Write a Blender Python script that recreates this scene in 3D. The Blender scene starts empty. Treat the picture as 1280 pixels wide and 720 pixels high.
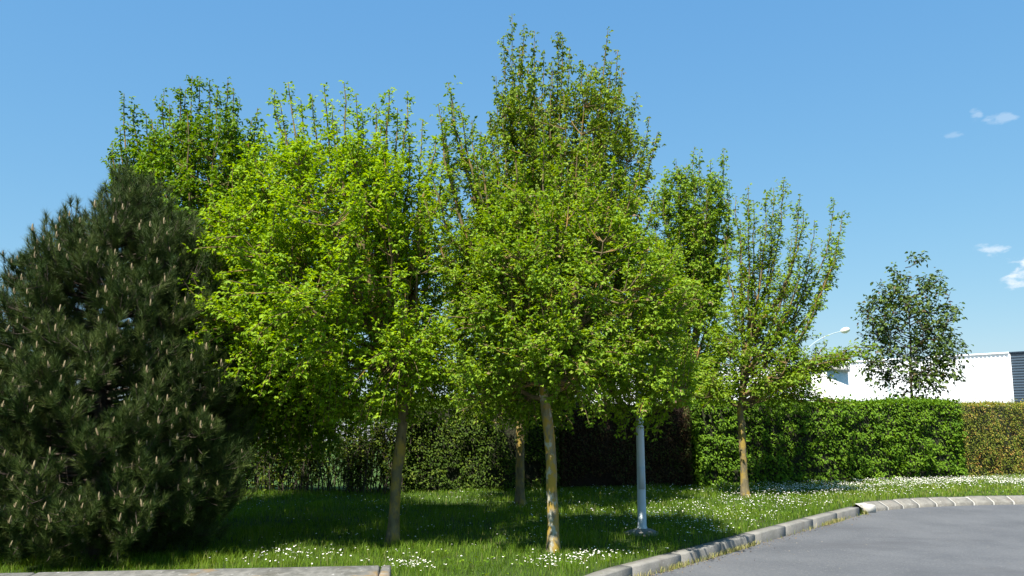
import bpy, math, random
import numpy as np
from mathutils import Vector, noise as mnoise

random.seed(7)
sc = bpy.context.scene
COL = sc.collection

# ------------------------------------------------------------------ camera model
F = 1000.0; PITCH = math.atan(150.0 / F); H = 1.7
CP, SP = math.cos(PITCH), math.sin(PITCH)

def ray(px, py):
    u = (px - 640) / F; v = (360 - py) / F
    return np.array([u, CP - v * SP, SP + v * CP])

def ground(px, py, z=0.0):
    d = ray(px, py); t = (z - H) / d[2]
    return np.array([d[0] * t, d[1] * t, z])

def at(px, py, Y):
    d = ray(px, py); t = Y / d[1]
    return np.array([d[0] * t, Y, H + d[2] * t])

# ------------------------------------------------------------------ object helpers
def tag(o, label=None, cat=None, group=None, kind=None):
    if label: o['label'] = label
    if cat: o['category'] = cat
    if group: o['group'] = group
    if kind: o['kind'] = kind
    return o

def empty(name, loc):
    o = bpy.data.objects.new(name, None); COL.objects.link(o)
    o.location = tuple(float(a) for a in loc); o.empty_display_size = .2
    return o

def mesh_obj(name, V, groups, mats, parent=None, loc=(0, 0, 0), smooth=False, var=None, world=True):
    """groups: list of (int array n x k, material index)."""
    V = np.asarray(V, dtype=np.float64).reshape(-1, 3)
    base = np.array(parent_loc(parent)) if parent is not None else np.array(loc, float)
    if world: V = V - base
    m = bpy.data.meshes.new(name)
    m.vertices.add(len(V)); m.vertices.foreach_set('co', V.astype(np.float32).ravel())
    loops = []; starts = []; mi = []; p = 0
    for Fc, k in groups:
        Fc = np.asarray(Fc, dtype=np.int32)
        if len(Fc) == 0: continue
        n, q = Fc.shape
        loops.append(Fc.ravel()); starts.append(p + np.arange(n) * q); mi.append(np.full(n, k)); p += n * q
    loops = np.concatenate(loops); starts = np.concatenate(starts); mi = np.concatenate(mi)
    m.loops.add(len(loops)); m.loops.foreach_set('vertex_index', loops.astype(np.int32))
    m.polygons.add(len(starts)); m.polygons.foreach_set('loop_start', starts.astype(np.int32))
    m.polygons.foreach_set('material_index', mi.astype(np.int32))
    if smooth: m.polygons.foreach_set('use_smooth', np.ones(len(starts), dtype=bool))
    m.update(calc_edges=True)
    if var is not None:
        a = m.attributes.new('var', 'FLOAT', 'FACE'); a.data.foreach_set('value', np.asarray(var, dtype=np.float32))
    for k in (mats if isinstance(mats, (list, tuple)) else [mats]): m.materials.append(k)
    m.validate()
    o = bpy.data.objects.new(name, m); COL.objects.link(o)
    if parent is not None: o.parent = parent
    else: o.location = tuple(float(a) for a in loc)
    return o

def parent_loc(p):
    l = np.zeros(3)
    while p is not None:
        l = l + np.array(p.location); p = p.parent
    return l

class MB:
    def __init__(s): s.V = []; s.n = 0; s.G = {}
    def add(s, V, Fc, mat=0):
        V = np.asarray(V, float).reshape(-1, 3); Fc = np.asarray(Fc, int)
        s.V.append(V); s.G.setdefault((Fc.shape[1], mat), []).append(Fc + s.n); s.n += len(V)
    def box(s, c, size, rz=0, mat=0, bev=0.0):
        x, y, z = [a / 2 for a in size]
        if bev <= 0:
            P = np.array([[sx * x, sy * y, sz * z] for sz in (-1, 1) for sx, sy in ((-1, -1), (1, -1), (1, 1), (-1, 1))])
            Fc = [[3, 2, 1, 0], [4, 5, 6, 7], [0, 1, 5, 4], [1, 2, 6, 5], [2, 3, 7, 6], [3, 0, 4, 7]]
        else:
            b = bev; P = []
            for zz, ins in ((-z, 0), (z - b, 0), (z, b)):
                for sx, sy in ((-1, -1), (1, -1), (1, 1), (-1, 1)): P.append([sx * (x - ins), sy * (y - ins), zz])
            P = np.array(P)
            Fc = [[3, 2, 1, 0], [8, 9, 10, 11]]
            for l in (0, 4):
                for i in range(4): j = (i + 1) % 4; Fc.append([l + i, l + j, l + 4 + j, l + 4 + i])
        ca, sa = math.cos(rz), math.sin(rz)
        R = np.array([[ca, -sa, 0], [sa, ca, 0], [0, 0, 1]])
        s.add(P @ R.T + np.array(c), Fc, mat)
    def tube(s, P, R, sides=6, mat=0, caps=True):
        V, Fq = tube_arrays(np.asarray(P, float), np.asarray(R, float), sides)
        s.add(V, Fq, mat)
        if caps:
            n0 = s.n - len(V)
            tip = V[-sides:].mean(0)
            s.add(np.vstack([V[-sides:], tip]), [[i, (i + 1) % sides, sides] for i in range(sides)], mat)
            s.add(np.vstack([V[:sides], V[:sides].mean(0)]), [[(i + 1) % sides, i, sides] for i in range(sides)], mat)
    def build(s, name, mats, parent=None, smooth=False, loc=(0, 0, 0)):
        V = np.concatenate(s.V)
        return mesh_obj(name, V, [(np.concatenate(f), k[1]) for k, f in s.G.items()], mats, parent, loc, smooth)

def tube_arrays(P, R, sides):
    n = len(P)
    T = np.gradient(P, axis=0); T /= np.linalg.norm(T, axis=1)[:, None] + 1e-9
    up = np.where(np.abs(T[:, 2:3]) > .9, np.array([[1., 0, 0]]), np.array([[0, 0, 1.]]))
    if abs(T[:, 2]).max() > .9: up = np.tile(np.array([[1., .01, 0]]), (n, 1)) if abs(T[:, 0]).max() < .95 else up
    A = np.cross(T, up); A /= np.linalg.norm(A, axis=1)[:, None] + 1e-9
    B = np.cross(T, A)
    th = np.arange(sides) / sides * 2 * np.pi
    V = P[:, None] + R[:, None, None] * (np.cos(th)[None, :, None] * A[:, None] + np.sin(th)[None, :, None] * B[:, None])
    i = np.arange(n - 1)[:, None] * sides; j = np.arange(sides)[None]; k = (np.arange(sides)[None] + 1) % sides
    Fq = np.stack([i + j, i + k, i + sides + k, i + sides + j], -1).reshape(-1, 4)
    return V.reshape(-1, 3), Fq

def unit(a): return a / (np.linalg.norm(a, axis=-1, keepdims=True) + 1e-9)

def vnoise(P, seed=0):
    """vectorised value noise in 0..1"""
    P = np.asarray(P, float) + seed * 17.31
    I = np.floor(P).astype(np.int64); f = P - I; f = f * f * (3 - 2 * f)
    out = 0
    for dx in (0, 1):
        for dy in (0, 1):
            for dz in (0, 1):
                h = ((I[..., 0] + dx) * 374761393 + (I[..., 1] + dy) * 668265263 + (I[..., 2] + dz) * 2147483647 + seed * 1442695) & 0xffffffff
                h = ((h ^ (h >> 13)) * 1274126177) & 0xffffffff; h = (h ^ (h >> 16)) & 0xffff
                w = (f[..., 0] if dx else 1 - f[..., 0]) * (f[..., 1] if dy else 1 - f[..., 1]) * (f[..., 2] if dz else 1 - f[..., 2])
                out = out + w * h / 65535.
    return out

# ------------------------------------------------------------------ materials
def new_mat(name):
    m = bpy.data.materials.new(name); m.use_nodes = True
    nt = m.node_tree; nt.nodes.clear()
    return m, nt, nt.nodes, nt.links

def ramp(N, stops, interp='LINEAR'):
    r = N.new('ShaderNodeValToRGB'); r.color_ramp.interpolation = interp
    e = r.color_ramp.elements
    while len(e) < len(stops): e.new(.5)
    for el, (p, c) in zip(e, stops): el.position = p; el.color = (*c, 1)
    return r

def leaf_mat(name, stops, trans=.35, rough=.5, interp='LINEAR', spec=.10):
    m, nt, N, L = new_mat(name)
    at_ = N.new('ShaderNodeAttribute'); at_.attribute_name = 'var'
    r = ramp(N, stops, interp); L.new(at_.outputs['Fac'], r.inputs[0])
    # the underside of a leaf is paler and duller
    g = N.new('ShaderNodeNewGeometry'); mx = N.new('ShaderNodeMixRGB'); mx.blend_type = 'MIX'
    hs = N.new('ShaderNodeHueSaturation'); hs.inputs['Saturation'].default_value = .95; hs.inputs['Value'].default_value = 1.05
    L.new(r.outputs[0], hs.inputs['Color']); L.new(g.outputs['Backfacing'], mx.inputs[0])
    L.new(r.outputs[0], mx.inputs[1]); L.new(hs.outputs[0], mx.inputs[2])
    b = N.new('ShaderNodeBsdfPrincipled'); b.inputs['Roughness'].default_value = rough
    b.inputs['Specular IOR Level'].default_value = spec
    L.new(mx.outputs[0], b.inputs['Base Color'])
    t = N.new('ShaderNodeBsdfTranslucent'); h2 = N.new('ShaderNodeHueSaturation')
    h2.inputs['Hue'].default_value = .485; h2.inputs['Saturation'].default_value = 1.1; h2.inputs['Value'].default_value = 1.35
    L.new(r.outputs[0], h2.inputs['Color']); L.new(h2.outputs[0], t.inputs['Color'])
    ms = N.new('ShaderNodeMixShader'); ms.inputs[0].default_value = trans
    o = N.new('ShaderNodeOutputMaterial')
    L.new(b.outputs[0], ms.inputs[1]); L.new(t.outputs[0], ms.inputs[2]); L.new(ms.outputs[0], o.inputs[0])
    return m

def surf_mat(name, layers, rough=.85, bump=None, spec=.3, metallic=0):
    """layers: first (colA,colB,scale,detail); others (colour, scale, lo, hi, stretch) blended by noise."""
    m, nt, N, L = new_mat(name)
    tc = N.new('ShaderNodeTexCoord')
    def noise(scale, detail=5, stretch=(1, 1, 1), rot=(0, 0, 0)):
        mp = N.new('ShaderNodeMapping'); mp.inputs['Scale'].default_value = stretch; mp.inputs['Rotation'].default_value = rot
        n = N.new('ShaderNodeTexNoise'); n.inputs['Scale'].default_value = scale; n.inputs['Detail'].default_value = detail
        n.inputs['Roughness'].default_value = .62
        L.new(tc.outputs['Object'], mp.inputs[0]); L.new(mp.outputs[0], n.inputs[0]); return n
    a = layers[0]
    n = noise(a[2], a[3], a[4] if len(a) > 4 else (1, 1, 1))
    r = ramp(N, [(.33, a[0]), (.67, a[1])]); L.new(n.outputs['Fac'], r.inputs[0])
    cur = r.outputs[0]
    for k, (c, s, lo, hi, st) in enumerate(layers[1:]):
        n = noise(s, 6, st, (k * .7, k * 1.3, k))
        rr = ramp(N, [(lo, (0, 0, 0)), (hi, (1, 1, 1))]); L.new(n.outputs['Fac'], rr.inputs[0])
        mx = N.new('ShaderNodeMixRGB'); L.new(rr.outputs[0], mx.inputs[0]); L.new(cur, mx.inputs[1]); mx.inputs[2].default_value = (*c, 1)
        cur = mx.outputs[0]
    b = N.new('ShaderNodeBsdfPrincipled'); b.inputs['Roughness'].default_value = rough
    b.inputs['Specular IOR Level'].default_value = spec; b.inputs['Metallic'].default_value = metallic
    L.new(cur, b.inputs['Base Color'])
    if bump:
        n = noise(bump[0], 4, bump[2] if len(bump) > 2 else (1, 1, 1)); bp = N.new('ShaderNodeBump'); bp.inputs['Strength'].default_value = .8
        bp.inputs['Distance'].default_value = bump[1]; L.new(n.outputs['Fac'], bp.inputs['Height']); L.new(bp.outputs[0], b.inputs['Normal'])
    o = N.new('ShaderNodeOutputMaterial'); L.new(b.outputs[0], o.inputs[0])
    return m

M = {}
M['leaf_bright'] = leaf_mat('bright_maple_leaf', [(0, (.065, .14, .004)), (.45, (.185, .315, .006)), (.93, (.31, .45, .014)), (1, (.35, .45, .03))], .46)
M['leaf_mid'] = leaf_mat('mid_maple_leaf', [(0, (.05, .11, .006)), (.4, (.145, .255, .010)), (.85, (.255, .37, .02)), (.93, (.25, .20, .10)), (1, (.30, .19, .11))], .40)
M['leaf_back'] = leaf_mat('tall_maple_leaf', [(0, (.055, .105, .008)), (.45, (.14, .22, .012)), (.87, (.23, .32, .02)), (.90, (.24, .17, .09)), (1, (.27, .16, .10))], .35)
M['leaf_left'] = leaf_mat('left_maple_leaf', [(0, (.045, .10, .005)), (.5, (.10, .20, .007)), (.9, (.19, .30, .014)), (1, (.24, .20, .10))], .38)
M['leaf_open'] = leaf_mat('open_maple_leaf', [(0, (.075, .15, .007)), (.5, (.16, .265, .012)), (1, (.28, .38, .03))], .4)
M['leaf_dark'] = leaf_mat('dark_maple_leaf', [(0, (.028, .055, .008)), (.45, (.06, .11, .012)), (.78, (.11, .16, .02)), (.86, (.10, .07, .03)), (1, (.12, .055, .035))], .25, spec=.25)
M['leaf_hedge'] = leaf_mat('hornbeam_leaf', [(0, (.035, .09, .003)), (.5, (.095, .195, .004)), (1, (.19, .31, .010))], .35)
M['leaf_brown'] = leaf_mat('evergreen_hedge_leaf', [(0, (.06, .10, .010)), (.4, (.15, .20, .016)), (.62, (.25, .26, .03)), (.75, (.40, .27, .05)), (1, (.46, .18, .05))], .25)
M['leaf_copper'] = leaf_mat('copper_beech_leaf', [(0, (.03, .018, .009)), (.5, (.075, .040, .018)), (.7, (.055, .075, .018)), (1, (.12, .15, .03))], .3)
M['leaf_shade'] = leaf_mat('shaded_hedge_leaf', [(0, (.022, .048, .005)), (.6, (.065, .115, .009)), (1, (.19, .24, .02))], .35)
M['needle'] = leaf_mat('pine_needle', [(0, (.014, .034, .007)), (.5, (.040, .068, .013)), (1, (.105, .13, .032))], .1, rough=.5, spec=.15)
M['grass'] = leaf_mat('grass_blade', [(0, (.035, .085, .004)), (.5, (.095, .18, .006)), (.9, (.17, .26, .012)), (1, (.28, .27, .08))], .38, rough=.5)
M['straw'] = leaf_mat('dry_weed_blade', [(0, (.16, .20, .04)), (.5, (.30, .28, .09)), (1, (.42, .36, .16))], .3)
M['daisy'] = surf_mat('daisy_petal', [((.78, .78, .76), (.85, .85, .83), 30, 2)], .6)
M['daisy_eye'] = surf_mat('daisy_eye', [((.65, .42, .03), (.7, .5, .05), 30, 2)], .7)
M['bark_lichen'] = surf_mat('lichen_bark', [((.14, .115, .07), (.28, .24, .16), 18, 5, (1, 1, .35)), ((.36, .235, .04), 9, .42, .55, (1, 1, .7)), ((.36, .36, .30), 8, .57, .64, (1, 1, .7)), ((.05, .04, .03), 30, .62, .72, (1, 1, .15))], .95, (40, .012, (1, 1, .3)))
M['bark_plain'] = surf_mat('grey_brown_bark', [((.10, .082, .045), (.19, .155, .085), 16, 5, (1, 1, .3)), ((.29, .20, .04), 8, .46, .60, (1, 1, .6)), ((.04, .03, .025), 30, .6, .72, (1, 1, .15))], .95, (40, .012, (1, 1, .3)))
M['bark_branch'] = surf_mat('branch_bark', [((.09, .07, .035), (.17, .13, .06), 14, 4), ((.30, .17, .035), 6, .50, .70, (1, 1, 1))], .9)
M['bark_dark'] = surf_mat('dark_bark', [((.035, .028, .02), (.08, .06, .045), 14, 4, (1, 1, .4))], .95, (30, .015))
M['candle'] = surf_mat('pine_candle', [((.18, .14, .075), (.30, .235, .14), 60, 3)], .75)
M['soil'] = surf_mat('lawn_soil', [((.020, .035, .006), (.04, .07, .010), 5, 6), ((.08, .065, .03), 3, .60, .72, (1, 1, 1))], 1, (30, .03))
M['field'] = surf_mat('field_grass', [((.035, .075, .010), (.06, .11, .015), .5, 6), ((.10, .12, .03), 1.3, .58, .7, (1, 1, 1))], 1, (9, .08))
M['yard'] = surf_mat('pale_yard', [((.20, .20, .20), (.26, .26, .26), 1, 5)], .95)
M['asphalt'] = surf_mat('asphalt', [((.073, .077, .084), (.106, .110, .116), .9, 9), ((.112, .115, .12), .55, .50, .78, (1, .6, 1)), ((.16, .158, .15), 38, .56, .70, (1, 1, 1)), ((.055, .056, .06), 26, .58, .74, (1, 1, 1)), ((.26, .25, .23), 70, .70, .74, (1, 1, 1)), ((.075, .077, .082), .8, .62, .72, (.3, 1, 1))], .88, (160, .006), .25)
M['concrete'] = surf_mat('kerb_concrete', [((.15, .145, .125), (.215, .205, .185), 6, 7), ((.11, .10, .085), 3, .56, .70, (1, 1, 1)), ((.30, .29, .27), 40, .60, .72, (1, 1, 1)), ((.12, .13, .07), 12, .64, .74, (1, 1, 1))], .95, (70, .006))
M['concrete_wall'] = surf_mat('wall_concrete', [((.105, .102, .088), (.20, .19, .165), 9, 8, (1.6, .8, 1)), ((.08, .075, .058), 5, .50, .68, (1, 1, 1)), ((.22, .14, .05), 2.3, .58, .70, (1, 1, 1)), ((.38, .37, .34), 22, .62, .72, (1, 1, 1))], .95, (60, .006))
M['mortar'] = surf_mat('pale_mortar', [((.30, .29, .26), (.40, .385, .35), 14, 5)], .95, (60, .004))
M['stone'] = surf_mat('kerb_stone', [((.13, .122, .105), (.20, .19, .165), 8, 7), ((.15, .13, .11), 5, .56, .70, (1, 1, 1)), ((.42, .40, .36), 40, .60, .72, (1, 1, 1))], .95, (60, .008))
M['white_stone'] = surf_mat('white_kerb_block', [((.36, .35, .31), (.48, .46, .41), 12, 5), ((.45, .36, .24), 6, .58, .7, (1, 1, 1))], .9, (50, .006))
M['pole'] = surf_mat('pale_painted_steel', [((.36, .42, .44), (.44, .50, .52), 5, 5, (1, 1, .3)), ((.70, .72, .72), 7, .60, .68, (1, 1, .3)), ((.30, .31, .30), 14, .68, .78, (1, 1, .4))], .45, None, .5)
M['lamp_head'] = surf_mat('lamp_housing', [((.62, .60, .52), (.70, .68, .60), 8, 3)], .4, None, .5)
M['lens'] = surf_mat('lamp_lens', [((.75, .76, .76), (.8, .8, .8), 8, 3)], .15, None, .6)
M['fence'] = surf_mat('green_fence_paint', [((.012, .03, .02), (.02, .045, .03), 8, 3)], .5)
M['render'] = surf_mat('pale_render', [((.66, .67, .64), (.74, .745, .72), .9, 6), ((.58, .58, .54), 1.3, .6, .74, (1, 1, .3))], .9)
M['coping'] = surf_mat('grey_coping', [((.26, .25, .22), (.36, .34, .31), 3, 5)], .9)
M['core'] = surf_mat('hedge_dark_core', [((.010, .014, .006), (.03, .028, .014), 25, 6), ((.03, .05, .012), 18, .55, .65, (1, 1, 1))], 1, (20, .08))  # dark opaque backing inside the hedges, in place of modelled twigs
M['core_warm'] = surf_mat('copper_hedge_dark_core', [((.014, .010, .006), (.035, .02, .012), 25, 6)], 1, (20, .08))  # same dark backing in a warmer tone, for the copper hedge
M['litter'] = surf_mat('dry_leaf_litter', [((.10, .07, .04), (.25, .18, .10), 60, 3)], .95)

def cladding(name, col, freq):
    m, nt, N, L = new_mat(name)
    b = N.new('ShaderNodeBsdfPrincipled'); b.inputs['Roughness'].default_value = .45
    tc = N.new('ShaderNodeTexCoord'); n = N.new('ShaderNodeTexNoise'); n.inputs['Scale'].default_value = .25; n.inputs['Detail'].default_value = 6
    L.new(tc.outputs['Object'], n.inputs[0])
    r = ramp(N, [(.3, tuple(c * .93 for c in col)), (.7, col)]); L.new(n.outputs['Fac'], r.inputs[0]); L.new(r.outputs[0], b.inputs['Base Color'])
    o = N.new('ShaderNodeOutputMaterial'); L.new(b.outputs[0], o.inputs[0]); return m
M['clad_white'] = cladding('white_cladding', (.80, .81, .81), 3)
M['clad_blue'] = cladding('slate_blue_cladding', (.05, .075, .10), 3)
M['roof'] = surf_mat('roof_sheet', [((.4, .41, .42), (.5, .5, .5), .5, 4)], .6)

# ------------------------------------------------------------------ leaves
def leaflets(P, D, Nn, L, W, fold=.25):
    """ovate folded leaflets: P base, D direction, Nn normal hint. returns V (n*6), F quads (2n)."""
    D = unit(D); S = unit(np.cross(D, Nn)); U = np.cross(S, D)
    L = L[:, None]; W = W[:, None]
    b = P; tip = P + D * L - U * L * .12
    l1 = P + D * L * .32 + S * W * .5 + U * W * fold; r1 = P + D * L * .32 - S * W * .5 + U * W * fold
    l2 = P + D * L * .70 + S * W * .34 + U * W * (fold * .6) - U * L * .03; r2 = P + D * L * .70 - S * W * .34 + U * W * (fold * .6) - U * L * .03
    V = np.stack([b, l1, l2, tip, r2, r1], 1).reshape(-1, 3)
    i = np.arange(len(P)) * 6
    Fq = np.stack([np.stack([i, i + 3, i + 2, i + 1], 1), np.stack([i, i + 5, i + 4, i + 3], 1)], 1).reshape(-1, 4)
    return V, Fq

class Tubes:
    def __init__(s): s.V = []; s.F = []; s.n = 0
    def add(s, P, R, sides):
        V, Fq = tube_arrays(P, R, sides); s.V.append(V); s.F.append(Fq + s.n); s.n += len(V)
    def build(s, name, mat, parent, smooth=True):
        return mesh_obj(name, np.concatenate(s.V), [(np.concatenate(s.F), 0)], mat, parent, smooth=smooth)

def bez(a, c, b, n):
    t = np.linspace(0, 1, n)[:, None]
    return (1 - t) ** 2 * a + 2 * t * (1 - t) * c + t * t * b

def tree(name, label, cat, Y, base_px, way, rows, spires, leafmat, barkmat, seed=1, r0=.085, ntw=800, lsz=.06, nlimb=22,
         node=.05, nl=(3, 5), gap=.36, depth=.95, spread=1.0, droop=.45, upw=.55, group=None, sparse_spire=False, low=None, limbf=1.0, leader=False, nshoot=30):
    rng = np.random.default_rng(seed)
    b = ground(*base_px) if Y is None else at(base_px[0], base_px[1], Y)
    b[2] = 0 if Y is not None else b[2]
    Y = b[1]
    root = empty(name, b); tag(root, label, cat, group)
    trunk = [b - np.array([0, 0, .05])] + [at(x, y, Y) for x, y in way]
    trunk = np.array(trunk)
    # envelope
    rows = sorted(rows, key=lambda r: -r[0])
    E = []
    for y, xl, xr in rows:
        p, q = at(xl, y, Y), at(xr, y, Y); E.append(((p[2] + q[2]) / 2, (p[0] + q[0]) / 2, (q[0] - p[0]) / 2))
    E = np.array(E)
    def env(z): return np.interp(z, E[:, 0], E[:, 1]), np.interp(z, E[:, 0], E[:, 2])
    zlo, zhi = E[0, 0], E[-1, 0]
    # resample trunk smooth + leader to near the top
    top = trunk[-1]
    lead_z = zlo + (zhi - zlo) * .82
    lead = np.array([env(lead_z)[0], Y, lead_z])
    fork = trunk[-1]
    TP = []
    for i in range(len(trunk) - 1):
        for t in np.linspace(0, 1, 5)[:-1]: TP.append(trunk[i] * (1 - t) + trunk[i + 1] * t)
    for t in np.linspace(0, 1, 14):
        p = fork * (1 - t) + lead * t; TP.append(p + np.array([.05 * math.sin(7 * t + seed), .05 * math.cos(5 * t + seed), 0]) * t)
    TP = np.array(TP)
    zt = TP[:, 2]; hz = max(fork[2], .5)
    TR = np.where(zt < hz, r0 * (1 - .18 * zt / hz) + r0 * .42 * np.exp(-np.maximum(zt, 0) / .09), r0 * .82 * np.clip(1 - (zt - hz) / (lead_z - hz), 0.06, 1) ** .8 * np.where(zt > hz, .8, 1))
    tt = Tubes(); 
    lowmask = np.where(zt <= hz + 1e-6)[0]; k = lowmask[-1]
    V, Fq = tube_arrays(TP[:k + 2], TR[:k + 2], 14)
    V = V + unit(V - np.repeat(TP[:k + 2], 14, 0)) * ((vnoise(V * 9, seed)[:, None] - .5) * .022 + (vnoise(V * [14, 14, 3], seed + 2)[:, None] - .5) * .014)
    mesh_obj('trunk', V, [(Fq, 0)], barkmat, root, smooth=True)
    br = Tubes(); br.add(TP[k:], TR[k:], 8)
    # limbs
    nodes = [TP[k + 1:]]; nrad = [TR[k + 1:]]; attach_leaf = []
    ends = []
    for i in range(nlimb):
        z = zlo + (zhi - zlo) * (.22 + .78 * ((i + .5) / nlimb) ** .9)
        cx, r = env(z); a = i * 2.399 + rng.uniform(-.3, .3) + seed
        rr = r * rng.uniform(.55, .88)
        ends.append((np.array([cx + rr * math.cos(a), Y + rr * math.sin(a) * depth, z]), 0))
    if low:
        for (x, y, dy) in low: ends.append((at(x, y, Y + dy), 2))
    for s_ in spires:
        x, y = s_[:2]; dy = s_[2] if len(s_) > 2 else rng.uniform(-.45, .45)
        ends.append((at(x, y, Y + dy), 1))
    spl = []
    for e, kind in ends:
        dz = e[2] - fork[2]
        hs = fork[2] + max(0, dz) * rng.uniform(0.0, .38) - (.12 if rng.random() < .5 else 0)
        if leader: hs = max(fork[2] - .05, e[2] - rng.uniform(.25, .75) * np.hypot(e[0] - TP[-1][0], e[1] - Y) - .1)
        if kind == 2: hs = fork[2] + rng.uniform(-.1, .2)
        s0 = np.array([np.interp(hs, TP[:, 2], TP[:, j]) for j in range(3)]); s0[2] = hs
        h = e - s0
        if kind == 1: c = s0 + np.array([h[0] * .85, h[1] * .85, h[2] * .40])
        elif kind == 2: c = s0 + np.array([h[0] * .5, h[1] * .5, h[2] * .75 + .1])
        else: c = s0 + np.array([h[0] * .75, h[1] * .75, h[2] * .38])
        P = bez(s0, c, e, 12); P[1:-1] += rng.normal(0, .018, (10, 3))
        ln = np.linalg.norm(h)
        R = np.interp(np.linspace(0, 1, 12), [0, 1], [min(.30 * r0 + .012 * ln, .05) * limbf * rng.uniform(.8, 1.15), .005 if kind else .007])
        br.add(P, R, 6); nodes.append(P[1:]); nrad.append(R[1:])
        if kind: spl.append((P, kind))
    NP = np.concatenate(nodes)
    cand_ = NP[(NP[:, 2] > zlo + .25 * (zhi - zlo))]
    for _ in range(nshoot):
        s0 = cand_[rng.integers(len(cand_))]; up_ = rng.uniform(.55, 1.15) * (zhi - zlo) / 4.5
        e = s0 + np.array([rng.normal(0, .13), rng.normal(0, .13), up_])
        cxe, re_ = env(min(e[2], zhi)); 
        if np.hypot(e[0] - cxe, e[1] - Y) > re_ * 1.1 or e[2] > zhi + .25: continue
        P = bez(s0, s0 + (e - s0) * np.array([.9, .9, .4]), e, 12); br.add(P, np.linspace(.011, .004, 12), 5); spl.append((P, 3))
    # twigs: targets inside the envelope
    tz = zlo + (zhi - zlo) * rng.random(ntw * 4) ** .95
    cx, r = env(tz)
    keep = rng.random(ntw * 4) < (r / E[:, 2].max()) ** 1.5
    tz, cx, r = tz[keep], cx[keep], r[keep]
    a = rng.uniform(0, 2 * np.pi, len(tz)); q = rng.uniform(.12, 1, len(tz)) ** .5
    r = r * (.72 + .62 * vnoise(np.stack([np.cos(a) * 1.6 + 9, np.sin(a) * 1.6 + 9, tz * .9], 1), seed + 21))
    T = np.stack([cx + r * q * np.cos(a), Y + r * q * np.sin(a) * depth, tz], 1)
    T[:, 2] += (T[:, 2] < zlo + .35) * (vnoise(T * 1.3, seed + 8) - .6) * .8
    nn = .6 * vnoise(T * [2.4, 2.4, .9], seed) + .4 * vnoise(T * [5, 5, 2.4], seed + 5)
    T = T[nn > gap][:ntw]
    tw = []
    for t in T:
        d = NP - t; d2 = (d ** 2).sum(1) + np.where(NP[:, 2] > t[2] - .15, 1.5 * (NP[:, 2] - t[2] + .15) ** 2 + .15, 0)
        s0 = NP[int(np.argmin(d2))]
        h = t - s0; ln = np.linalg.norm(h)
        if ln < .15: t = s0 + unit(h + np.array([0, 0, .1])) * .22; h = t - s0; ln = .22
        if ln > 1.1: s0 = t - h / ln * 1.1; 
        c = s0 + np.array([h[0] * .75, h[1] * .75, h[2] * .25])
        P = bez(s0, c, t, 6); tw.append((P, 1.0))
        br.add(P, np.linspace(.009, .003, 6), 3)
    # leaf nodes
    LP = []; LD = []
    def along(P, a0, a1, step):
        seg = np.linalg.norm(np.diff(P, axis=0), axis=1); cum = np.concatenate([[0], np.cumsum(seg)])
        s = np.arange(cum[-1] * a0, cum[-1] * a1, step) + rng.uniform(-.3, .3) * step; s = np.clip(s, 0, cum[-1])
        X = np.stack([np.interp(s, cum, P[:, j]) for j in range(3)], 1)
        G = np.stack([np.interp(np.clip(s + .02, 0, cum[-1]), cum, P[:, j]) - np.interp(np.clip(s - .02, 0, cum[-1]), cum, P[:, j]) for j in range(3)], 1)
        return X, unit(G)
    for P, w in tw:
        X, G = along(P, .35, 1.0, node); LP.append(X); LD.append(G)
        for _ in range(rng.integers(2, 4)):
            k0 = rng.integers(2, 5); s0 = P[k0]
            d = unit(P[5] - P[2]) * .6 + rng.normal(0, .55, 3) + np.array([0, 0, upw * .5])
            e = s0 + unit(d) * rng.uniform(.10, .26)
            PP = bez(s0, (s0 + e) / 2 + np.array([0, 0, -.02]), e, 3)
            X, G = along(PP, .2, 1.0, node * 1.1); LP.append(X); LD.append(G)
    for P, kind in spl:
        X, G = along(P, .35, 1.0, node * .9); LP.append(X); LD.append(G)
        for _ in range(rng.integers(0, 4)):
            k0 = rng.integers(5, 10); ax = unit(P[k0 + 1] - P[k0]); rd = rng.normal(0, 1, 3); rd[2] *= .3
            e = P[k0] + unit(ax + unit(rd) * .55) * rng.uniform(.2, .55) * (1 - k0 / 16); PP = bez(P[k0], P[k0] + (e - P[k0]) * np.array([.8, .8, .3]), e, 6)
            br.add(PP, np.linspace(.006, .002, 6), 3); X, G = along(PP, .1, 1.0, node * .9); LP.append(X); LD.append(G)
        n_s = int(np.linalg.norm(P[-1] - P[4]) / .07)
        for j in range(n_s):
            t = rng.uniform(.30, .97); i0 = int(t * 11); f = t * 11 - i0; s0 = P[i0] * (1 - f) + P[min(i0 + 1, 11)] * f
            ax = unit(P[min(i0 + 1, 11)] - P[max(i0 - 1, 0)]); rd = rng.normal(0, 1, 3); rd -= ax * rd.dot(ax)
            lim = (.34 * (1 - t) + .10) if not sparse_spire else (.30 * (1 - t) + .13)
            e = s0 + (unit(rd) * .6 + ax * .7) * rng.uniform(.3, 1.5) * lim * 1.2
            PP = np.stack([s0, (s0 + e) / 2, e]); X, G = along(PP, .15, 1.0, node); LP.append(X); LD.append(G)
            if lim > .15: br.add(PP, np.array([.005, .004, .002]), 3)
    LP = np.concatenate(LP); LD = np.concatenate(LD)
    # compound leaves
    n = len(LP)
    rd = rng.normal(0, 1, (n, 3)); rd -= LD * (rd * LD).sum(1)[:, None]; rd = unit(rd)
    pd = unit(rd * .9 + LD * .5 + np.array([0, 0, .25]))
    pl = rng.uniform(.02, .055, n)[:, None] * (lsz / .06)
    O = LP + pd * pl
    P_, D_, N_, L_, W_ = [], [], [], [], []
    cnt = rng.integers(nl[0], nl[1] + 1, n)
    up = np.array([0, 0, 1.])
    side = unit(np.cross(pd, up) + 1e-4)
    clus = rng.uniform(0, 1, n)
    VV = []
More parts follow.
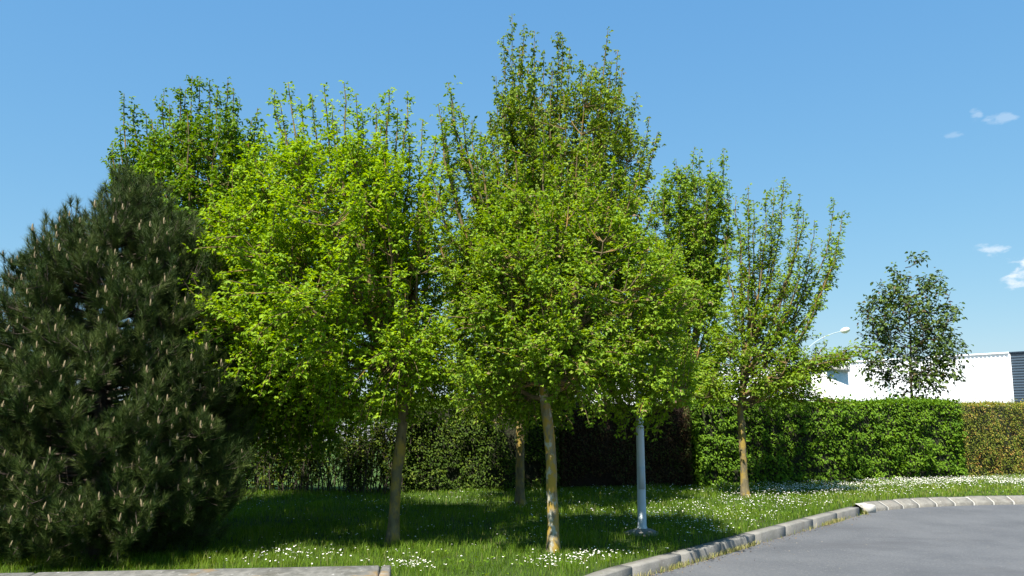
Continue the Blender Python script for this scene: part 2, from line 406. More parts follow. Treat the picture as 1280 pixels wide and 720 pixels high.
    for j in range(nl[1]):
        mk = cnt > j; m_ = mk.sum()
        if j == 0: d = pd[mk]; o = O[mk] + pd[mk] * .012
        else:
            sg = 1 if j % 2 else -1; bk = (j - 1) // 2
            d = unit(pd[mk] * (.45 - .15 * bk) + sg * side[mk] * .9); o = O[mk] - pd[mk] * (.012 * bk)
        d = unit(d + np.array([0, 0, -droop]) + rng.normal(0, .28, (m_, 3)))
        nh = unit(up + rng.normal(0, .45, (m_, 3)) + np.array([0, -.12, 0]))
        s = lsz * rng.uniform(.65, 1.2, m_) * (1 if j == 0 else .88)
        P_.append(o); D_.append(d); N_.append(nh); L_.append(s); W_.append(s * rng.uniform(.5, .68, m_)); VV.append(np.clip(clus[mk] * .55 + rng.uniform(0, .45, m_), 0, 1))
    P_, D_, N_, L_, W_, VV = [np.concatenate(q) for q in (P_, D_, N_, L_, W_, VV)]
    # brighter at young growth near the top
    V, Fq = leaflets(P_, D_, N_, L_, W_)
    mesh_obj('crown', V, [(Fq, 0)], leafmat, root, var=np.repeat(VV, 2))
    br.build('branches', M['bark_branch'] if barkmat != M['bark_dark'] else M['bark_dark'], root)
    print(name, 'leaflets', len(P_), 'Y %.1f h %.1f' % (Y, E[-1, 0]))
    return root

# front row and the rest
tree('box_elder_tree', 'bright yellow-green leafy tree with leaning brown trunk, second from the pine', 'tree', None, (490, 680),
     [(494, 620), (500, 560), (506, 500), (507, 470)],
     [(538, 325, 470), (510, 300, 585), (480, 270, 595), (440, 258, 592), (390, 253, 588), (330, 266, 585), (270, 290, 570), (225, 322, 545), (190, 350, 520)],
     [(360, 103), (343, 112), (405, 105), (430, 103), (376, 125), (487, 112), (509, 118), (452, 140), (528, 150), (415, 130), (545, 170), (330, 160), (470, 130), (390, 118), (445, 118), (497, 135), (350, 128), (320, 200), (305, 225), (538, 190), (555, 205), (478, 150), (420, 150), (515, 165)],
     M['leaf_bright'], M['bark_plain'], seed=3, r0=.075, ntw=1500, nshoot=90, depth=1.25, node=.045, lsz=.055, nlimb=30, gap=.42, limbf=.8)
tree('box_elder_tree', 'mid-green tree on ochre lichened trunk, nearest to the camera, left of the pale pole', 'tree', None, (692, 690),
     [(691, 640), (689, 580), (684, 520), (680, 490)],
     [(512, 600, 850), (488, 552, 890), (440, 540, 900), (380, 540, 885), (330, 545, 845), (285, 565, 790), (245, 600, 735)],
     [(560, 103, .2), (548, 130), (575, 135), (600, 165), (590, 150), (640, 180), (680, 160), (735, 180), (800, 205), (820, 235), (655, 210), (770, 200), (565, 125, 0), (553, 165, .3), (580, 185), (620, 190), (700, 180), (750, 205), (785, 225), (540, 215), (530, 250), (555, 150, .1)],
     M['leaf_mid'], M['bark_lichen'], seed=11, r0=.072, ntw=1500, nshoot=90, depth=.85, node=.045, lsz=.050, nlimb=28, gap=.40, limbf=.8, low=[(845, 500, -.3), (600, 500, -.5)])
tree('maple_tree', 'tallest tree, with a high narrow crown, standing behind the lichened trunk', 'tree', None, (650, 633),
     [(650, 590), (650, 545), (651, 505)],
     [(532, 560, 740), (500, 545, 780), (450, 530, 800), (380, 545, 808), (320, 565, 822), (260, 590, 824), (200, 606, 816), (150, 616, 795), (115, 630, 765)],
     [(640, 17), (629, 45), (655, 30), (668, 38), (697, 40), (680, 62), (712, 58), (728, 75), (760, 38), (772, 62), (778, 85), (796, 118), (812, 145), (822, 165), (745, 80), (620, 95), (612, 140), (606, 170), (650, 60), (690, 78), (735, 95), (660, 75), (703, 42), (785, 140), (765, 75), (638, 70), (627, 115), (720, 110)],
     M['leaf_back'], M['bark_plain'], seed=23, r0=.082, ntw=1500, nshoot=60, depth=1.35, lsz=.066, nlimb=30, gap=.42, limbf=.8, node=.06, droop=.8)
tree('maple_tree', 'broad darker green tree rising behind the pine at the left', 'tree', 12.3, (262, 626),
     [(262, 590), (263, 540), (264, 500)],
     [(575, 230, 400), (540, 200, 440), (470, 200, 440), (400, 200, 430), (320, 185, 410), (260, 172, 370), (200, 168, 340), (160, 195, 322)],
     [(155, 117), (168, 130), (140, 178), (138, 192), (150, 160), (240, 95), (225, 108), (262, 100), (285, 100), (292, 110), (322, 135), (205, 115), (150, 215), (182, 140), (232, 112), (250, 96), (272, 108), (300, 125), (212, 130), (315, 150), (190, 150), (165, 165), (160, 200)],
     M['leaf_left'], M['bark_plain'], seed=31, r0=.085, ntw=1700, depth=1.25, lsz=.068, limbf=.8, nlimb=24, gap=.41, node=.055, droop=.6)
tree('maple_tree', 'slim upright tree beyond the hedge, between the pale pole and the open-branched tree', 'tree', 19.5, (857, 600),
     [(857, 570), (858, 520), (860, 490)],
     [(520, 810, 900), (450, 798, 912), (380, 798, 915), (300, 806, 912), (250, 822, 908), (220, 835, 900)],
     [(868, 183), (905, 185), (845, 200), (858, 205), (888, 200), (830, 225), (875, 190), (898, 215), (912, 225), (815, 245)],
     M['leaf_mid'], M['bark_plain'], seed=41, r0=.09, ntw=900, nshoot=40, limbf=.7, lsz=.075, nlimb=16, gap=.42, node=.06, droop=.8)
tree('field_maple_tree', 'open tree with long spreading upright branches, next to the green hedge', 'tree', None, (932, 622),
     [(930, 590), (928, 555), (925, 510)],
     [(512, 880, 985), (490, 868, 1010), (462, 872, 1020), (435, 885, 1000), (405, 895, 975), (375, 905, 965)],
     [(980, 222), (967, 235), (935, 232), (942, 250), (958, 240), (1000, 243), (1004, 262), (1018, 275), (1043, 250), (1053, 265), (1050, 290), (1040, 310), (920, 245), (1020, 372), (1010, 395), (905, 300), (1035, 425), (990, 300), (950, 285), (1000, 330), (925, 275), (970, 270), (945, 320), (1015, 320), (985, 345)],
     M['leaf_open'], M['bark_plain'], seed=53, r0=.075, ntw=380, nshoot=10, lsz=.070, nlimb=8, gap=.28, limbf=.6, node=.065, sparse_spire=True, nl=(2, 4),
     low=[(1098, 432, -.5), (1075, 445, 0), (1050, 500, .2), (1060, 455, -.2), (1040, 470, .3), (1025, 450, -.4), (845, 495, -.6), (1082, 438, -.2), (1090, 441, .1), (1064, 448, -.5), (1045, 452, .3), (1068, 505, -.1), (1010, 480, -.6), (1030, 492, -.3)])
tree('red_tinged_maple_tree', 'small dark reddish-green tree behind the hedge in front of the white building', 'tree', 22.0, (1140, 585),
     [(1140, 560), (1140, 520), (1140, 500)],
     [(508, 1118, 1180), (480, 1098, 1196), (440, 1084, 1200), (400, 1082, 1197), (370, 1088, 1182), (345, 1108, 1160)],
     [(1140, 318), (1152, 322), (1115, 335), (1120, 345), (1178, 340), (1095, 352), (1188, 365), (1078, 385), (1165, 345)],
     M['leaf_dark'], M['bark_dark'], seed=61, r0=.06, ntw=440, lsz=.116, nlimb=22, gap=.37, node=.085, nl=(1, 2), droop=.7, limbf=.45, leader=True, nshoot=8)

# ------------------------------------------------------------------ pine
def pine():
    rng = np.random.default_rng(5)
    b = ground(112, 700); Y = b[1]
    root = empty('pine_tree', b); tag(root, 'dark bushy pine with pale upright candles at the left edge', 'pine tree')
    rows = [(690, -10, 215), (640, -75, 280), (580, -95, 295), (500, -75, 283), (420, -45, 262), (350, 0, 250), (310, 30, 236), (290, 55, 220), (276, 80, 206), (263, 104, 188), (254, 128, 164)]
    E = []
    for y, xl, xr in rows:
        p, q = at(xl, y, Y), at(xr, y, Y); E.append((p[2], (p[0] + q[0]) / 2, (q[0] - p[0]) / 2))
    E = np.array(E); env = lambda z: (np.interp(z, E[:, 0], E[:, 1]), np.interp(z, E[:, 0], E[:, 2]))
    zhi = E[-1, 0]; zlo = E[0, 0]
    top = np.array([env(zhi)[0], Y, zhi])
    TP = np.array([b * (1 - t) + top * t for t in np.linspace(0, 1, 16)]); TP[0, 2] = -.05
    V, Fq = tube_arrays(TP, np.linspace(.11, .015, 16), 12); mesh_obj('trunk', V, [(Fq, 0)], M['bark_dark'], root, smooth=True)
    br = Tubes(); shoots = []
    zs = np.arange(.16, zhi - .08, .145)
    for z0 in zs:
        for k in range(12):
            a = (k + rng.random()) / 12 * 2 * np.pi
            s0 = np.array([np.interp(z0, TP[:, 2], TP[:, 0]), Y, z0 + rng.uniform(-.08, .08)])
            ze = z0 + (rng.uniform(.05, .35) if z0 > .8 else rng.uniform(-.08, .2)) + .15 * (z0 / zhi); cx, r = env(min(max(ze, zlo), zhi)); r *= rng.uniform(.90, 1.03)
            e = np.array([cx + .13 + r * .95 * math.cos(a), Y + .13 + r * (.70 + .14 * max(0, 1 - z0)) * math.sin(a), ze])
            P = bez(s0, s0 + (e - s0) * np.array([.6, .6, .1]), e, 9)
            br.add(P, np.linspace(.02, .006, 9), 5)
            ln = np.linalg.norm(e - s0)
            shoots.append((P[-1], P[-1] - P[-2]))
            for j in range(int(ln * 22)):
                t = rng.uniform(.18, 1) ** .75; i0 = min(int(t * 8), 7); f = t * 8 - i0; q = P[i0] * (1 - f) + P[i0 + 1] * f
                ax = unit(P[i0 + 1] - P[i0]); d = unit(ax * .7 + rng.normal(0, .55, 3) + np.array([0, 0, .25]))
                l2 = rng.uniform(.12, .32); e2 = q + d * l2; ctl = q + d * l2 * .6 - np.array([0, 0, .02])
                PP = bez(q, ctl, e2 + np.array([0, 0, .05]), 4); br.add(PP, np.linspace(.006, .003, 4), 3)
                shoots.append((PP[-1], PP[-1] - PP[-2]))
                if rng.random() < .5: shoots.append((PP[1], PP[2] - PP[1]))
    shoots.append((top, np.array([0, 0, 1.])))
    S = np.array([s[0] for s in shoots]); Dn = unit(np.array([s[1] for s in shoots]) )
    cx, r = env(np.clip(S[:, 2], zlo, zhi)); rad = np.hypot(S[:, 0] - cx, (S[:, 1] - Y) / .72) / r
    outer = rad > .72
    Dn = unit(Dn + np.where(outer, .9, .3)[:, None] * np.array([0, 0, 1.]))
    # gaps between the whorls
    cell = {}; order = rng.permutation(len(S)); ksel = []
    for i in order:
        key = tuple(np.floor(S[i] / .088).astype(int))
        if key not in cell: cell[key] = 1; ksel.append(i)
    ksel = np.array(ksel); S, Dn, rad, outer = S[ksel], Dn[ksel], rad[ksel], outer[ksel]
    g = vnoise(S * 2.4, 3); keep = (g > .15) | (rng.random(len(S)) < .25)
    S, Dn, rad, outer = S[keep], Dn[keep], rad[keep], outer[keep]
    k = 105; n = len(S)
    A = unit(np.cross(Dn, rng.normal(0, 1, (n, 3)))); B = np.cross(Dn, A)
    t = rng.random((n, k)); th = rng.uniform(0, 2 * np.pi, (n, k)); op = np.radians(rng.uniform(22, 68, (n, k)) * (1 - .35 * t))
    sl = rng.uniform(.10, .17, n)[:, None]
    O = S[:, None] - Dn[:, None] * ((1 - t) * sl)[..., None]
    D = Dn[:, None] * np.cos(op)[..., None] + (A[:, None] * np.cos(th)[..., None] + B[:, None] * np.sin(th)[..., None]) * np.sin(op)[..., None]
    D = unit(D + np.array([0, 0, -.06]))
    nl = rng.uniform(.075, .125, (n, k))[..., None]
    W = unit(np.cross(D, rng.normal(0, 1, (n, k, 3)))) * .0021
    a0 = O - W; a1 = O + W; a2 = O + D * nl
    V = np.stack([a0, a1, a2], 2).reshape(-1, 3); Fq = np.arange(n * k * 3).reshape(-1, 3)
    var = np.clip(rng.random((n, k)) * .5 + rng.random((n, 1)) * .5, 0, 1).ravel()
    mesh_obj('crown', V, [(Fq, 0)], M['needle'], root, var=var)
    br.build('branches', M['bark_dark'], root)
    # candles
    idx = np.where(outer & (S[:, 2] > .3) & (rng.random(n) < .5))[0]
    front = idx[np.argsort(S[idx, 1] + 0 * S[idx, 2])]
    # spread the nearest ones
    cand = []
    for i in front:
        if all(np.linalg.norm(S[i] - S[j]) > .12 for j in cand): cand.append(i)
        if len(cand) >= 420: break
    mb = MB(); mb.tube([(0, 0, 0), (0, 0, .03), (0, 0, .07), (0, 0, .092)], [.009, .011, .010, .004], 6)
    mb.tube([(.012, 0, 0), (.022, 0, .045)], [.006, .003], 5); mb.tube([(-.008, .01, 0), (-.016, .018, .038)], [.006, .003], 5)
    first = None; cone_rest = MB(); tmplV = np.concatenate(mb.V)
    for q, i in enumerate(cand):
        s = rng.uniform(.45, .95)
        if q < 100:
            if first is None: o = first = mb.build('candle', M['candle'], None)
            else: o = first.copy(); COL.objects.link(o)
            o.parent = root; o.location = tuple(S[i] - b); o.scale = (s, s, s)
            dd = unit(Dn[i] + np.array([0, 0, 1.2])); o.rotation_euler = (-math.asin(dd[1]), math.asin(dd[0]), q)
        else:
            base = 0
            for Vp, key in zip(mb.V, range(len(mb.V))): pass
            off = cone_rest.n
            cone_rest.V.append(tmplV * s + S[i])
            for kk, fl in mb.G.items():
                cone_rest.G.setdefault(kk, []).append(np.concatenate(fl) + off)
            cone_rest.n += len(tmplV)
    cr = cone_rest.build('candles', M['candle'], root); cr['kind'] = 'stuff'
    print('pine shoots', n, 'candles', len(cand), 'Y', Y, 'h', zhi)
pine()

# ------------------------------------------------------------------ hedges
def poly_eval(pts, s):
    pts = np.array(pts, float); seg = np.linalg.norm(np.diff(pts, axis=0), axis=1); cum = np.concatenate([[0], np.cumsum(seg)])
    x = np.interp(s, cum, pts[:, 0]); y = np.interp(s, cum, pts[:, 1])
    d = unit(np.stack([np.interp(s + .05, cum, pts[:, 0]) - np.interp(s - .05, cum, pts[:, 0]), np.interp(s + .05, cum, pts[:, 1]) - np.interp(s - .05, cum, pts[:, 1])], 1))
    return x, y, d, cum[-1]

def hedge(name, label, pts, h, thick, leafmat, coremat, seed, dens=1500, lsz=.055, bump=.07, coredepth=.10, tip=.06, wr=.62, see=0.0, cat='hedge', tiers=True):
    rng = np.random.default_rng(seed)
    _, _, _, Ltot = poly_eval(pts, np.array([0.])); c = np.mean(np.array(pts), 0)
    root = empty(name, (c[0], c[1], 0)); tag(root, label, cat)
    x0, y0, _, _ = poly_eval(pts, np.array([0.]))
    nF = int(Ltot * h * dens); nT = int(Ltot * thick * dens * .9); nB = int(Ltot * h * dens * .25); nE = int(thick * h * dens * 2)
    s = np.concatenate([rng.uniform(0, Ltot, nF), rng.uniform(0, Ltot, nT), rng.uniform(0, Ltot, nB), np.where(rng.random(nE) < .5, rng.uniform(-.02, .08, nE), Ltot - rng.uniform(-.02, .08, nE))])
    z = np.concatenate([rng.uniform(.02, h, nF), h - rng.exponential(.03, nT), rng.uniform(.02, h, nB), rng.uniform(.02, h, nE)])
    side = np.concatenate([np.full(nF, thick / 2), rng.uniform(-thick / 2, thick / 2, nT), np.full(nB, -thick / 2), rng.uniform(-thick / 2, thick / 2, nE)])
    kind = np.concatenate([np.zeros(nF), np.ones(nT), np.full(nB, 2), np.full(nE, 3)])
    q = np.stack([s * 2.2, z * (5.5 if tiers else 2.2), np.zeros_like(s)], 1)
    bmp = (vnoise(q, seed) - .5) * 1.2 + (vnoise(q * 2.7, seed + 1) - .5) * .8
    inw = rng.exponential(.075, len(s))
    side = np.where(kind == 0, side + bmp * bump - inw, np.where(kind == 2, side - bmp * bump + inw, side))
    hv = h + (vnoise(np.stack([s * .8, s * 0, s * 0], 1), seed + 3) - .5) * .07
    z = z / h * hv + np.where(kind == 1, (vnoise(np.stack([s * 3, side * 3, s * 0], 1), seed + 2) - .5) * tip + rng.exponential(tip * .6, len(s)) * (rng.random(len(s)) < .3), 0)
    # rounded shoulder and foot
    side = np.where((kind == 0) & (z > hv - .08), side - (z - hv + .08) * .6, side)
    x, y, d, _ = poly_eval(pts, np.clip(s, 0, Ltot)); over = s - np.clip(s, 0, Ltot); x = x + d[:, 0] * over; y = y + d[:, 1] * over
    nrm = np.stack([d[:, 1], -d[:, 0]], 1)       # faces the camera when pts run left to right
    P = np.stack([x + nrm[:, 0] * side, y + nrm[:, 1] * side, z], 1)
    N3 = np.zeros_like(P)
    sgn = np.where(kind == 2, -1, 1)
    N3[:, 0] = nrm[:, 0] * sgn; N3[:, 1] = nrm[:, 1] * sgn
    N3[kind == 1] = (0, 0, 1)
    if see > 0:
        g = vnoise(np.stack([P[:, 0] * 2.5, P[:, 1] * 2.5, P[:, 2] * 2.5], 1), seed + 9); ok = g > see; P, N3, kind = P[ok], N3[ok], kind[ok]
    n = len(P)
    D = unit(N3 * .5 + rng.normal(0, .55, (n, 3)) + np.array([0, 0, -.5]) * (kind != 1)[:, None] + np.array([0, 0, .25]) * (kind == 1)[:, None])
    NN = unit(N3 * .8 + np.array([0, 0, .9]) + rng.normal(0, .40, (n, 3)))
    L = lsz * rng.uniform(.6, 1.15, n)
    V, Fq = leaflets(P, D, NN, L, L * wr)
    var = np.clip(rng.random(n) * .6 + .4 * vnoise(P * 6, seed + 4), 0, 1)
    mesh_obj('foliage', V, [(Fq, 0)], leafmat, root, var=np.repeat(var, 2))
    # solid dark core added behind the leaves against see-through gaps, not modelled stems
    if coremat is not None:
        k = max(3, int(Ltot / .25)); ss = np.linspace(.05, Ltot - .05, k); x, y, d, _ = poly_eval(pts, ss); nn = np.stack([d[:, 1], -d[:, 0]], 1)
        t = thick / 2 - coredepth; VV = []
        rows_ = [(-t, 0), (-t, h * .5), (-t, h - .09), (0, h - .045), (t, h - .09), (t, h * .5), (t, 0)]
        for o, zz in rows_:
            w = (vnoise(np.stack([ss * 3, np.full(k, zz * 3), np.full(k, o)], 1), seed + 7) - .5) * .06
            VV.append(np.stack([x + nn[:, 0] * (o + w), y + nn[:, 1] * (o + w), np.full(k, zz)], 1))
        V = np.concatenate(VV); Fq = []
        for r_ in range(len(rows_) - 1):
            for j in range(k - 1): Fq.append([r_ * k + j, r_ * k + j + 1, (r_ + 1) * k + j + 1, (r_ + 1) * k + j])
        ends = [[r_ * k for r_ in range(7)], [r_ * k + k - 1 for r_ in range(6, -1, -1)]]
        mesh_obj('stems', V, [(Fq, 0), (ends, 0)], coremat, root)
    print(name, n)
    return root

def hp(px, py, back=.4):
    g = ground(px, py); return np.array([g[0], g[1] + back])
HA = hp(1203, 598); HB = hp(1010, 604); HC = hp(868, 609); HD = hp(700, 612); HE = hp(500, 617)
hedge('hedge', 'clipped bright green hedge behind the open-branched tree, ending at the brownish hedge', [HC, HB, HA], 1.83, .8, M['leaf_hedge'], M['core'], 101, dens=1150, lsz=.072, bump=.26)
dirv = unit(hp(1282, 593) - HA)
hedge('hedge', 'brownish-green hedge with orange tints at the right edge', [HA + dirv * .12 + np.array([0, .12]), HA + dirv * 9 + np.array([0, .12])], 1.80, .75, M['leaf_brown'], M['core'], 102, dens=1500, lsz=.050, bump=.14, tiers=False, wr=.4)
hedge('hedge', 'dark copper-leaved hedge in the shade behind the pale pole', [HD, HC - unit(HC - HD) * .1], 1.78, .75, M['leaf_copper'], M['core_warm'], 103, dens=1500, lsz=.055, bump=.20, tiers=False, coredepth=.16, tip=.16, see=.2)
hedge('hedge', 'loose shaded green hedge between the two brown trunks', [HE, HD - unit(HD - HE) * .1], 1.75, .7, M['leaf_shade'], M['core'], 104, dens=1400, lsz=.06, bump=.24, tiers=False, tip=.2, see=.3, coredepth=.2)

def shrub(label, c, h, w, seed, leafmat, nst=26, leaf=.045, dens=1.0, name='shrub', group=None, cat='shrub'):
    rng = np.random.default_rng(seed); c = np.array([c[0], c[1], 0.])
    root = empty(name, c); tag(root, label, cat, group)
    tb = Tubes(); LP = []; LD = []
    for i in range(nst):
        a = rng.uniform(0, 6.28); s0 = c + np.array([rng.normal(0, w * .2), rng.normal(0, w * .12), -.02])
        r = w * .5 * rng.uniform(.2, 1.05); e = c + np.array([r * math.cos(a), r * .7 * math.sin(a), h * rng.uniform(.6, 1.03) * (1 - .25 * (r / (w * .5)) ** 2)])
        P = bez(s0, s0 + (e - s0) * np.array([.2, .2, .65]), e, 9); P[1:] += rng.normal(0, .02, (8, 3)); tb.add(P, np.linspace(.011, .004, 9), 4)
        for j in range(int(12 * dens)):
            t = rng.uniform(.05, 1) ** .9; k = min(int(t * 8), 7); q = P[k] + (P[k + 1] - P[k]) * (t * 8 - k)
            d = unit(rng.normal(0, 1, 3) + np.array([0, 0, .5])); l = rng.uniform(.12, .38); PP = bez(q, q + d * l * .5 + np.array([0, 0, .03]), q + d * l, 4)
            tb.add(PP, np.linspace(.004, .002, 4), 3)
            m = int(l / .03); tt = np.linspace(.2, 1, m); X = np.stack([np.interp(tt, np.linspace(0, 1, 4), PP[:, jj]) for jj in range(3)], 1); LP.append(X); LD.append(np.tile(d, (m, 1)))
    tb.build('stems', M['bark_dark'], root, smooth=False)
    LP = np.concatenate(LP); LD = np.concatenate(LD); n = len(LP)
    D = unit(LD * .3 + rng.normal(0, .7, (n, 3))); NN = unit(np.array([0, 0, 1.]) + rng.normal(0, .5, (n, 3))); L = leaf * rng.uniform(.6, 1.2, n)
    V, Fq = leaflets(LP, D, NN, L, L * .6); mesh_obj('foliage', V, [(Fq, 0)], leafmat, root, var=np.repeat(rng.random(n), 2))
    return root

fx = lambda px: hp(px, 617 + (500 - px) * .006)
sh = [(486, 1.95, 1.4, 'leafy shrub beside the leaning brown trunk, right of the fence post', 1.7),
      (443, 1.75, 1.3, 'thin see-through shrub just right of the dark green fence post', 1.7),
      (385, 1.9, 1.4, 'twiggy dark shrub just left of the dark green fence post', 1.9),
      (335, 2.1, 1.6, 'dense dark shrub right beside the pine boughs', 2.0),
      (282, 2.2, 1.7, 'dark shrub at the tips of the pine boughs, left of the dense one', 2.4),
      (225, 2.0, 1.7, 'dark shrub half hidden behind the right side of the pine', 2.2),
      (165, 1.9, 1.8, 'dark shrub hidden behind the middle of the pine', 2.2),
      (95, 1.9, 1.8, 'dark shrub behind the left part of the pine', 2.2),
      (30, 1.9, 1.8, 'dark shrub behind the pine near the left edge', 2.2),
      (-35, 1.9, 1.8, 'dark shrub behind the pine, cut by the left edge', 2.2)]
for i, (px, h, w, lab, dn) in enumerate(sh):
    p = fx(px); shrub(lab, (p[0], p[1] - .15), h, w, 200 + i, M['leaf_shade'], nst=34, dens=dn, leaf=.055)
p = ground(24, 690); shrub('low bluish leafy plant on the lawn under the pine at the left edge', (p[0], p[1]), .32, .8, 260, M['leaf_dark'], nst=30, leaf=.04, name='ground_plant', cat='plant')

# ------------------------------------------------------------------ fence
def fence():
    p0 = fx(-120) + np.array([0, .75]); p1 = fx(640) + np.array([0, .75])
    c = ground(412, 617); root = empty('wire_fence', (p0[0], p0[1], 0)); tag(root, 'dark green wire fence with a crooked-top post behind the shrubs', 'fence')
    L = np.linalg.norm(p1 - p0); u = (p1 - p0) / L
    pc = at(412, 600, p0[1] + (p1[1] - p0[1]) * .7)
    # distance along where the view line through px 412 meets the fence
    r = ray(412, 560); t = (p0[0] * u[1] - p0[1] * u[0]) / (r[0] * u[1] - r[1] * u[0]); hit = np.array([r[0] * t, r[1] * t]); s0 = (hit - p0) @ u
    s = s0 % 2.5
    while s < L:
        q = p0 + u * s; mb = MB()
        n = np.array([u[1], -u[0]])
        P = [(q[0], q[1], -.05), (q[0], q[1], .8), (q[0], q[1], 1.58)] + [(q[0] + u[0] * .09 * (1 - math.cos(a)), q[1] + u[1] * .09 * (1 - math.cos(a)), 1.58 + .09 * math.sin(a)) for a in np.linspace(.3, 2.6, 7)]
        mb.tube(P, [.024] * len(P), 8); mb.build('post', M['fence'], root, smooth=True); s += 2.5
    tb = Tubes()
    for z in np.arange(.06, 1.55, .10): tb.add(np.array([[p0[0], p0[1], z], [p1[0], p1[1], z]]), np.array([.0022, .0022]), 3)
    for k in np.arange(0, L, .06): q = p0 + u * k; tb.add(np.array([[q[0], q[1], .02], [q[0], q[1], 1.53]]), np.array([.0018, .0018]), 3)
    tb.build('wire_mesh', M['fence'], root)
fence()

# ------------------------------------------------------------------ kerb line
def smooth_line(pts, n):
    pts = np.array(pts, float)[:, :2]
    for _ in range(3):
        q = [pts[0]]
        for a, b in zip(pts[:-1], pts[1:]): q += [a * .75 + b * .25, a * .25 + b * .75]
        q.append(pts[-1]); pts = np.array(q)
    seg = np.linalg.norm(np.diff(pts, axis=0), axis=1); cum = np.concatenate([[0], np.cumsum(seg)]); s = np.linspace(0, cum[-1], n)
    return np.stack([np.interp(s, cum, pts[:, 0]), np.interp(s, cum, pts[:, 1])], 1)

KT = [ground(x, y)[:2] for x, y in [(746, 722), (800, 707), (870, 689.5), (935, 671), (1000, 654), (1050, 641), (1080, 633.5)]]
NEAR = [np.array([-14, 5.15]), np.array([-6, 5.2]), np.array([-2.4, 5.35]), np.array([-.7, 5.9]), np.array([.1, 6.9])]
CORNER = ground(1082, 632)[:2]
CUR = [ground(x, y)[:2] for x, y in [(1082, 632), (1110, 628.5), (1150, 625.5), (1200, 623.5), (1250, 622.5), (1290, 622)]]
d_ = unit(CUR[-1] - CUR[-2])
CUR += [CUR[-1] + d_ * 4 + np.array([0, -.2]), CUR[-1] + d_ * 12 + np.array([0, -1.5]), CUR[-1] + d_ * 40 + np.array([0, -6])]
lineA = smooth_line(NEAR + KT, 400)
lineB = smooth_line(CUR, 500)
def arc(line):
    seg = np.linalg.norm(np.diff(line, axis=0), axis=1); return np.concatenate([[0], np.cumsum(seg)])
ROADZ = -.125
kroot = empty('kerb', (CORNER[0], CORNER[1], 0)); tag(kroot, 'pale concrete kerb between lawn and asphalt, of long blocks turning into short stones with white joints', 'kerb', kind='structure')
rng = np.random.default_rng(9)
def lay(line, length, gap_, name, mat, w=.16, low=False, zt=.012, skip=0, jitter=.0015, end=None):
    cum = arc(line); tot = cum[-1] if end is None else end; s = skip
    P = lambda q: np.array([np.interp(q, cum, line[:, 0]), np.interp(q, cum, line[:, 1])])
    while s + length * .4 < tot:
        e = min(s + length - gap_, tot); m = 5; qs = np.linspace(s, e, m); V = []
        zt2 = zt + rng.uniform(-jitter, jitter); b = .012
        sec = [(0, ROADZ - .05), (0.0, zt2 - b * 1.2), (b, zt2), (w, zt2), (w, -.12)] if not low else [(0, ROADZ - .05), (0, ROADZ + .045), (.02, ROADZ + .065), (w * .75, zt2 - .012), (w, zt2), (w, -.12)]
        jo = rng.uniform(-jitter, jitter)
        for q in qs:
            p = P(q); t = unit(P(q + .02) - P(q - .02)); n = np.array([-t[1], t[0]])   # towards the lawn
            for o, z in sec: V.append([*(p + n * (o + jo)), z])
        k = len(sec); Fq = []
        for i in range(m - 1):
            for j in range(k - 1): Fq.append([i * k + j, (i + 1) * k + j, (i + 1) * k + j + 1, i * k + j + 1])
        ob = mesh_obj(name, V, [(Fq, 0), ([list(range(k)), [(m - 1) * k + i for i in range(k - 1, -1, -1)]], 0)], mat, kroot)
        s += length
lay(lineA, 1.0, .004, 'kerb_block', M['concrete'])
lay(lineB, .42, .036, 'kerb_stone', M['stone'], w=.22, low=True, zt=.02, skip=.30, end=20, jitter=.006)
# mortar bed slightly below the stones, filling the joints
def strip(line, offs, zs, mat, name, end=None):
    cum = arc(line); L = cum[-1] if end is None else end; k = int(L / .15) + 2; qs = np.linspace(0, L, k); V = []
    for q in qs:
        p = np.array([np.interp(q, cum, line[:, 0]), np.interp(q, cum, line[:, 1])]); p2 = np.array([np.interp(q + .05, cum, line[:, 0]), np.interp(q + .05, cum, line[:, 1])]); p1 = np.array([np.interp(q - .05, cum, line[:, 0]), np.interp(q - .05, cum, line[:, 1])])
        t = unit(p2 - p1); n = np.array([-t[1], t[0]])
        for o, z in zip(offs, zs): V.append([*(p + n * o), z])
    c = len(offs); Fq = [[i * c + j, (i + 1) * c + j, (i + 1) * c + j + 1, i * c + j + 1] for i in range(k - 1) for j in range(c - 1)]
    return mesh_obj(name, V, [(Fq, 0)], mat, kroot)
strip(lineB, [.004, .005, .028, .16, .215], [ROADZ - .04, ROADZ + .042, ROADZ + .060, .002, .012], M['mortar'], 'mortar', end=20)
mb = MB(); q = CORNER + np.array([.10, .02]); mb.box((q[0] - .03, q[1] + .05, -.066), (.20, .16, .15), rz=.22, bev=.012); mb.build('corner_block', M['white_stone'], kroot)

# ------------------------------------------------------------------ ground sheets
def tri_fan_poly(name, pts, z, mat, label=None):
    import bmesh
    bm = bmesh.new(); vs = [bm.verts.new((float(p[0]), float(p[1]), z)) for p in pts]
    f = bm.faces.new(vs); bm.normal_update()
    if f.normal.z < 0: f.normal_flip()
    bmesh.ops.triangulate(bm, faces=[f]); m = bpy.data.meshes.new(name); bm.to_mesh(m); bm.free(); m.materials.append(mat)
    o = bpy.data.objects.new(name, m); COL.objects.link(o); o['kind'] = 'structure'; return o
# road: everything on the near side of the kerb
edge = [p for p in lineA[::4]] + [p for p in lineB[::4]]
far = lineB[-1]
tri_fan_poly('road', edge + [np.array([far[0], -40]), np.array([-14, -40])], ROADZ, M['asphalt'])
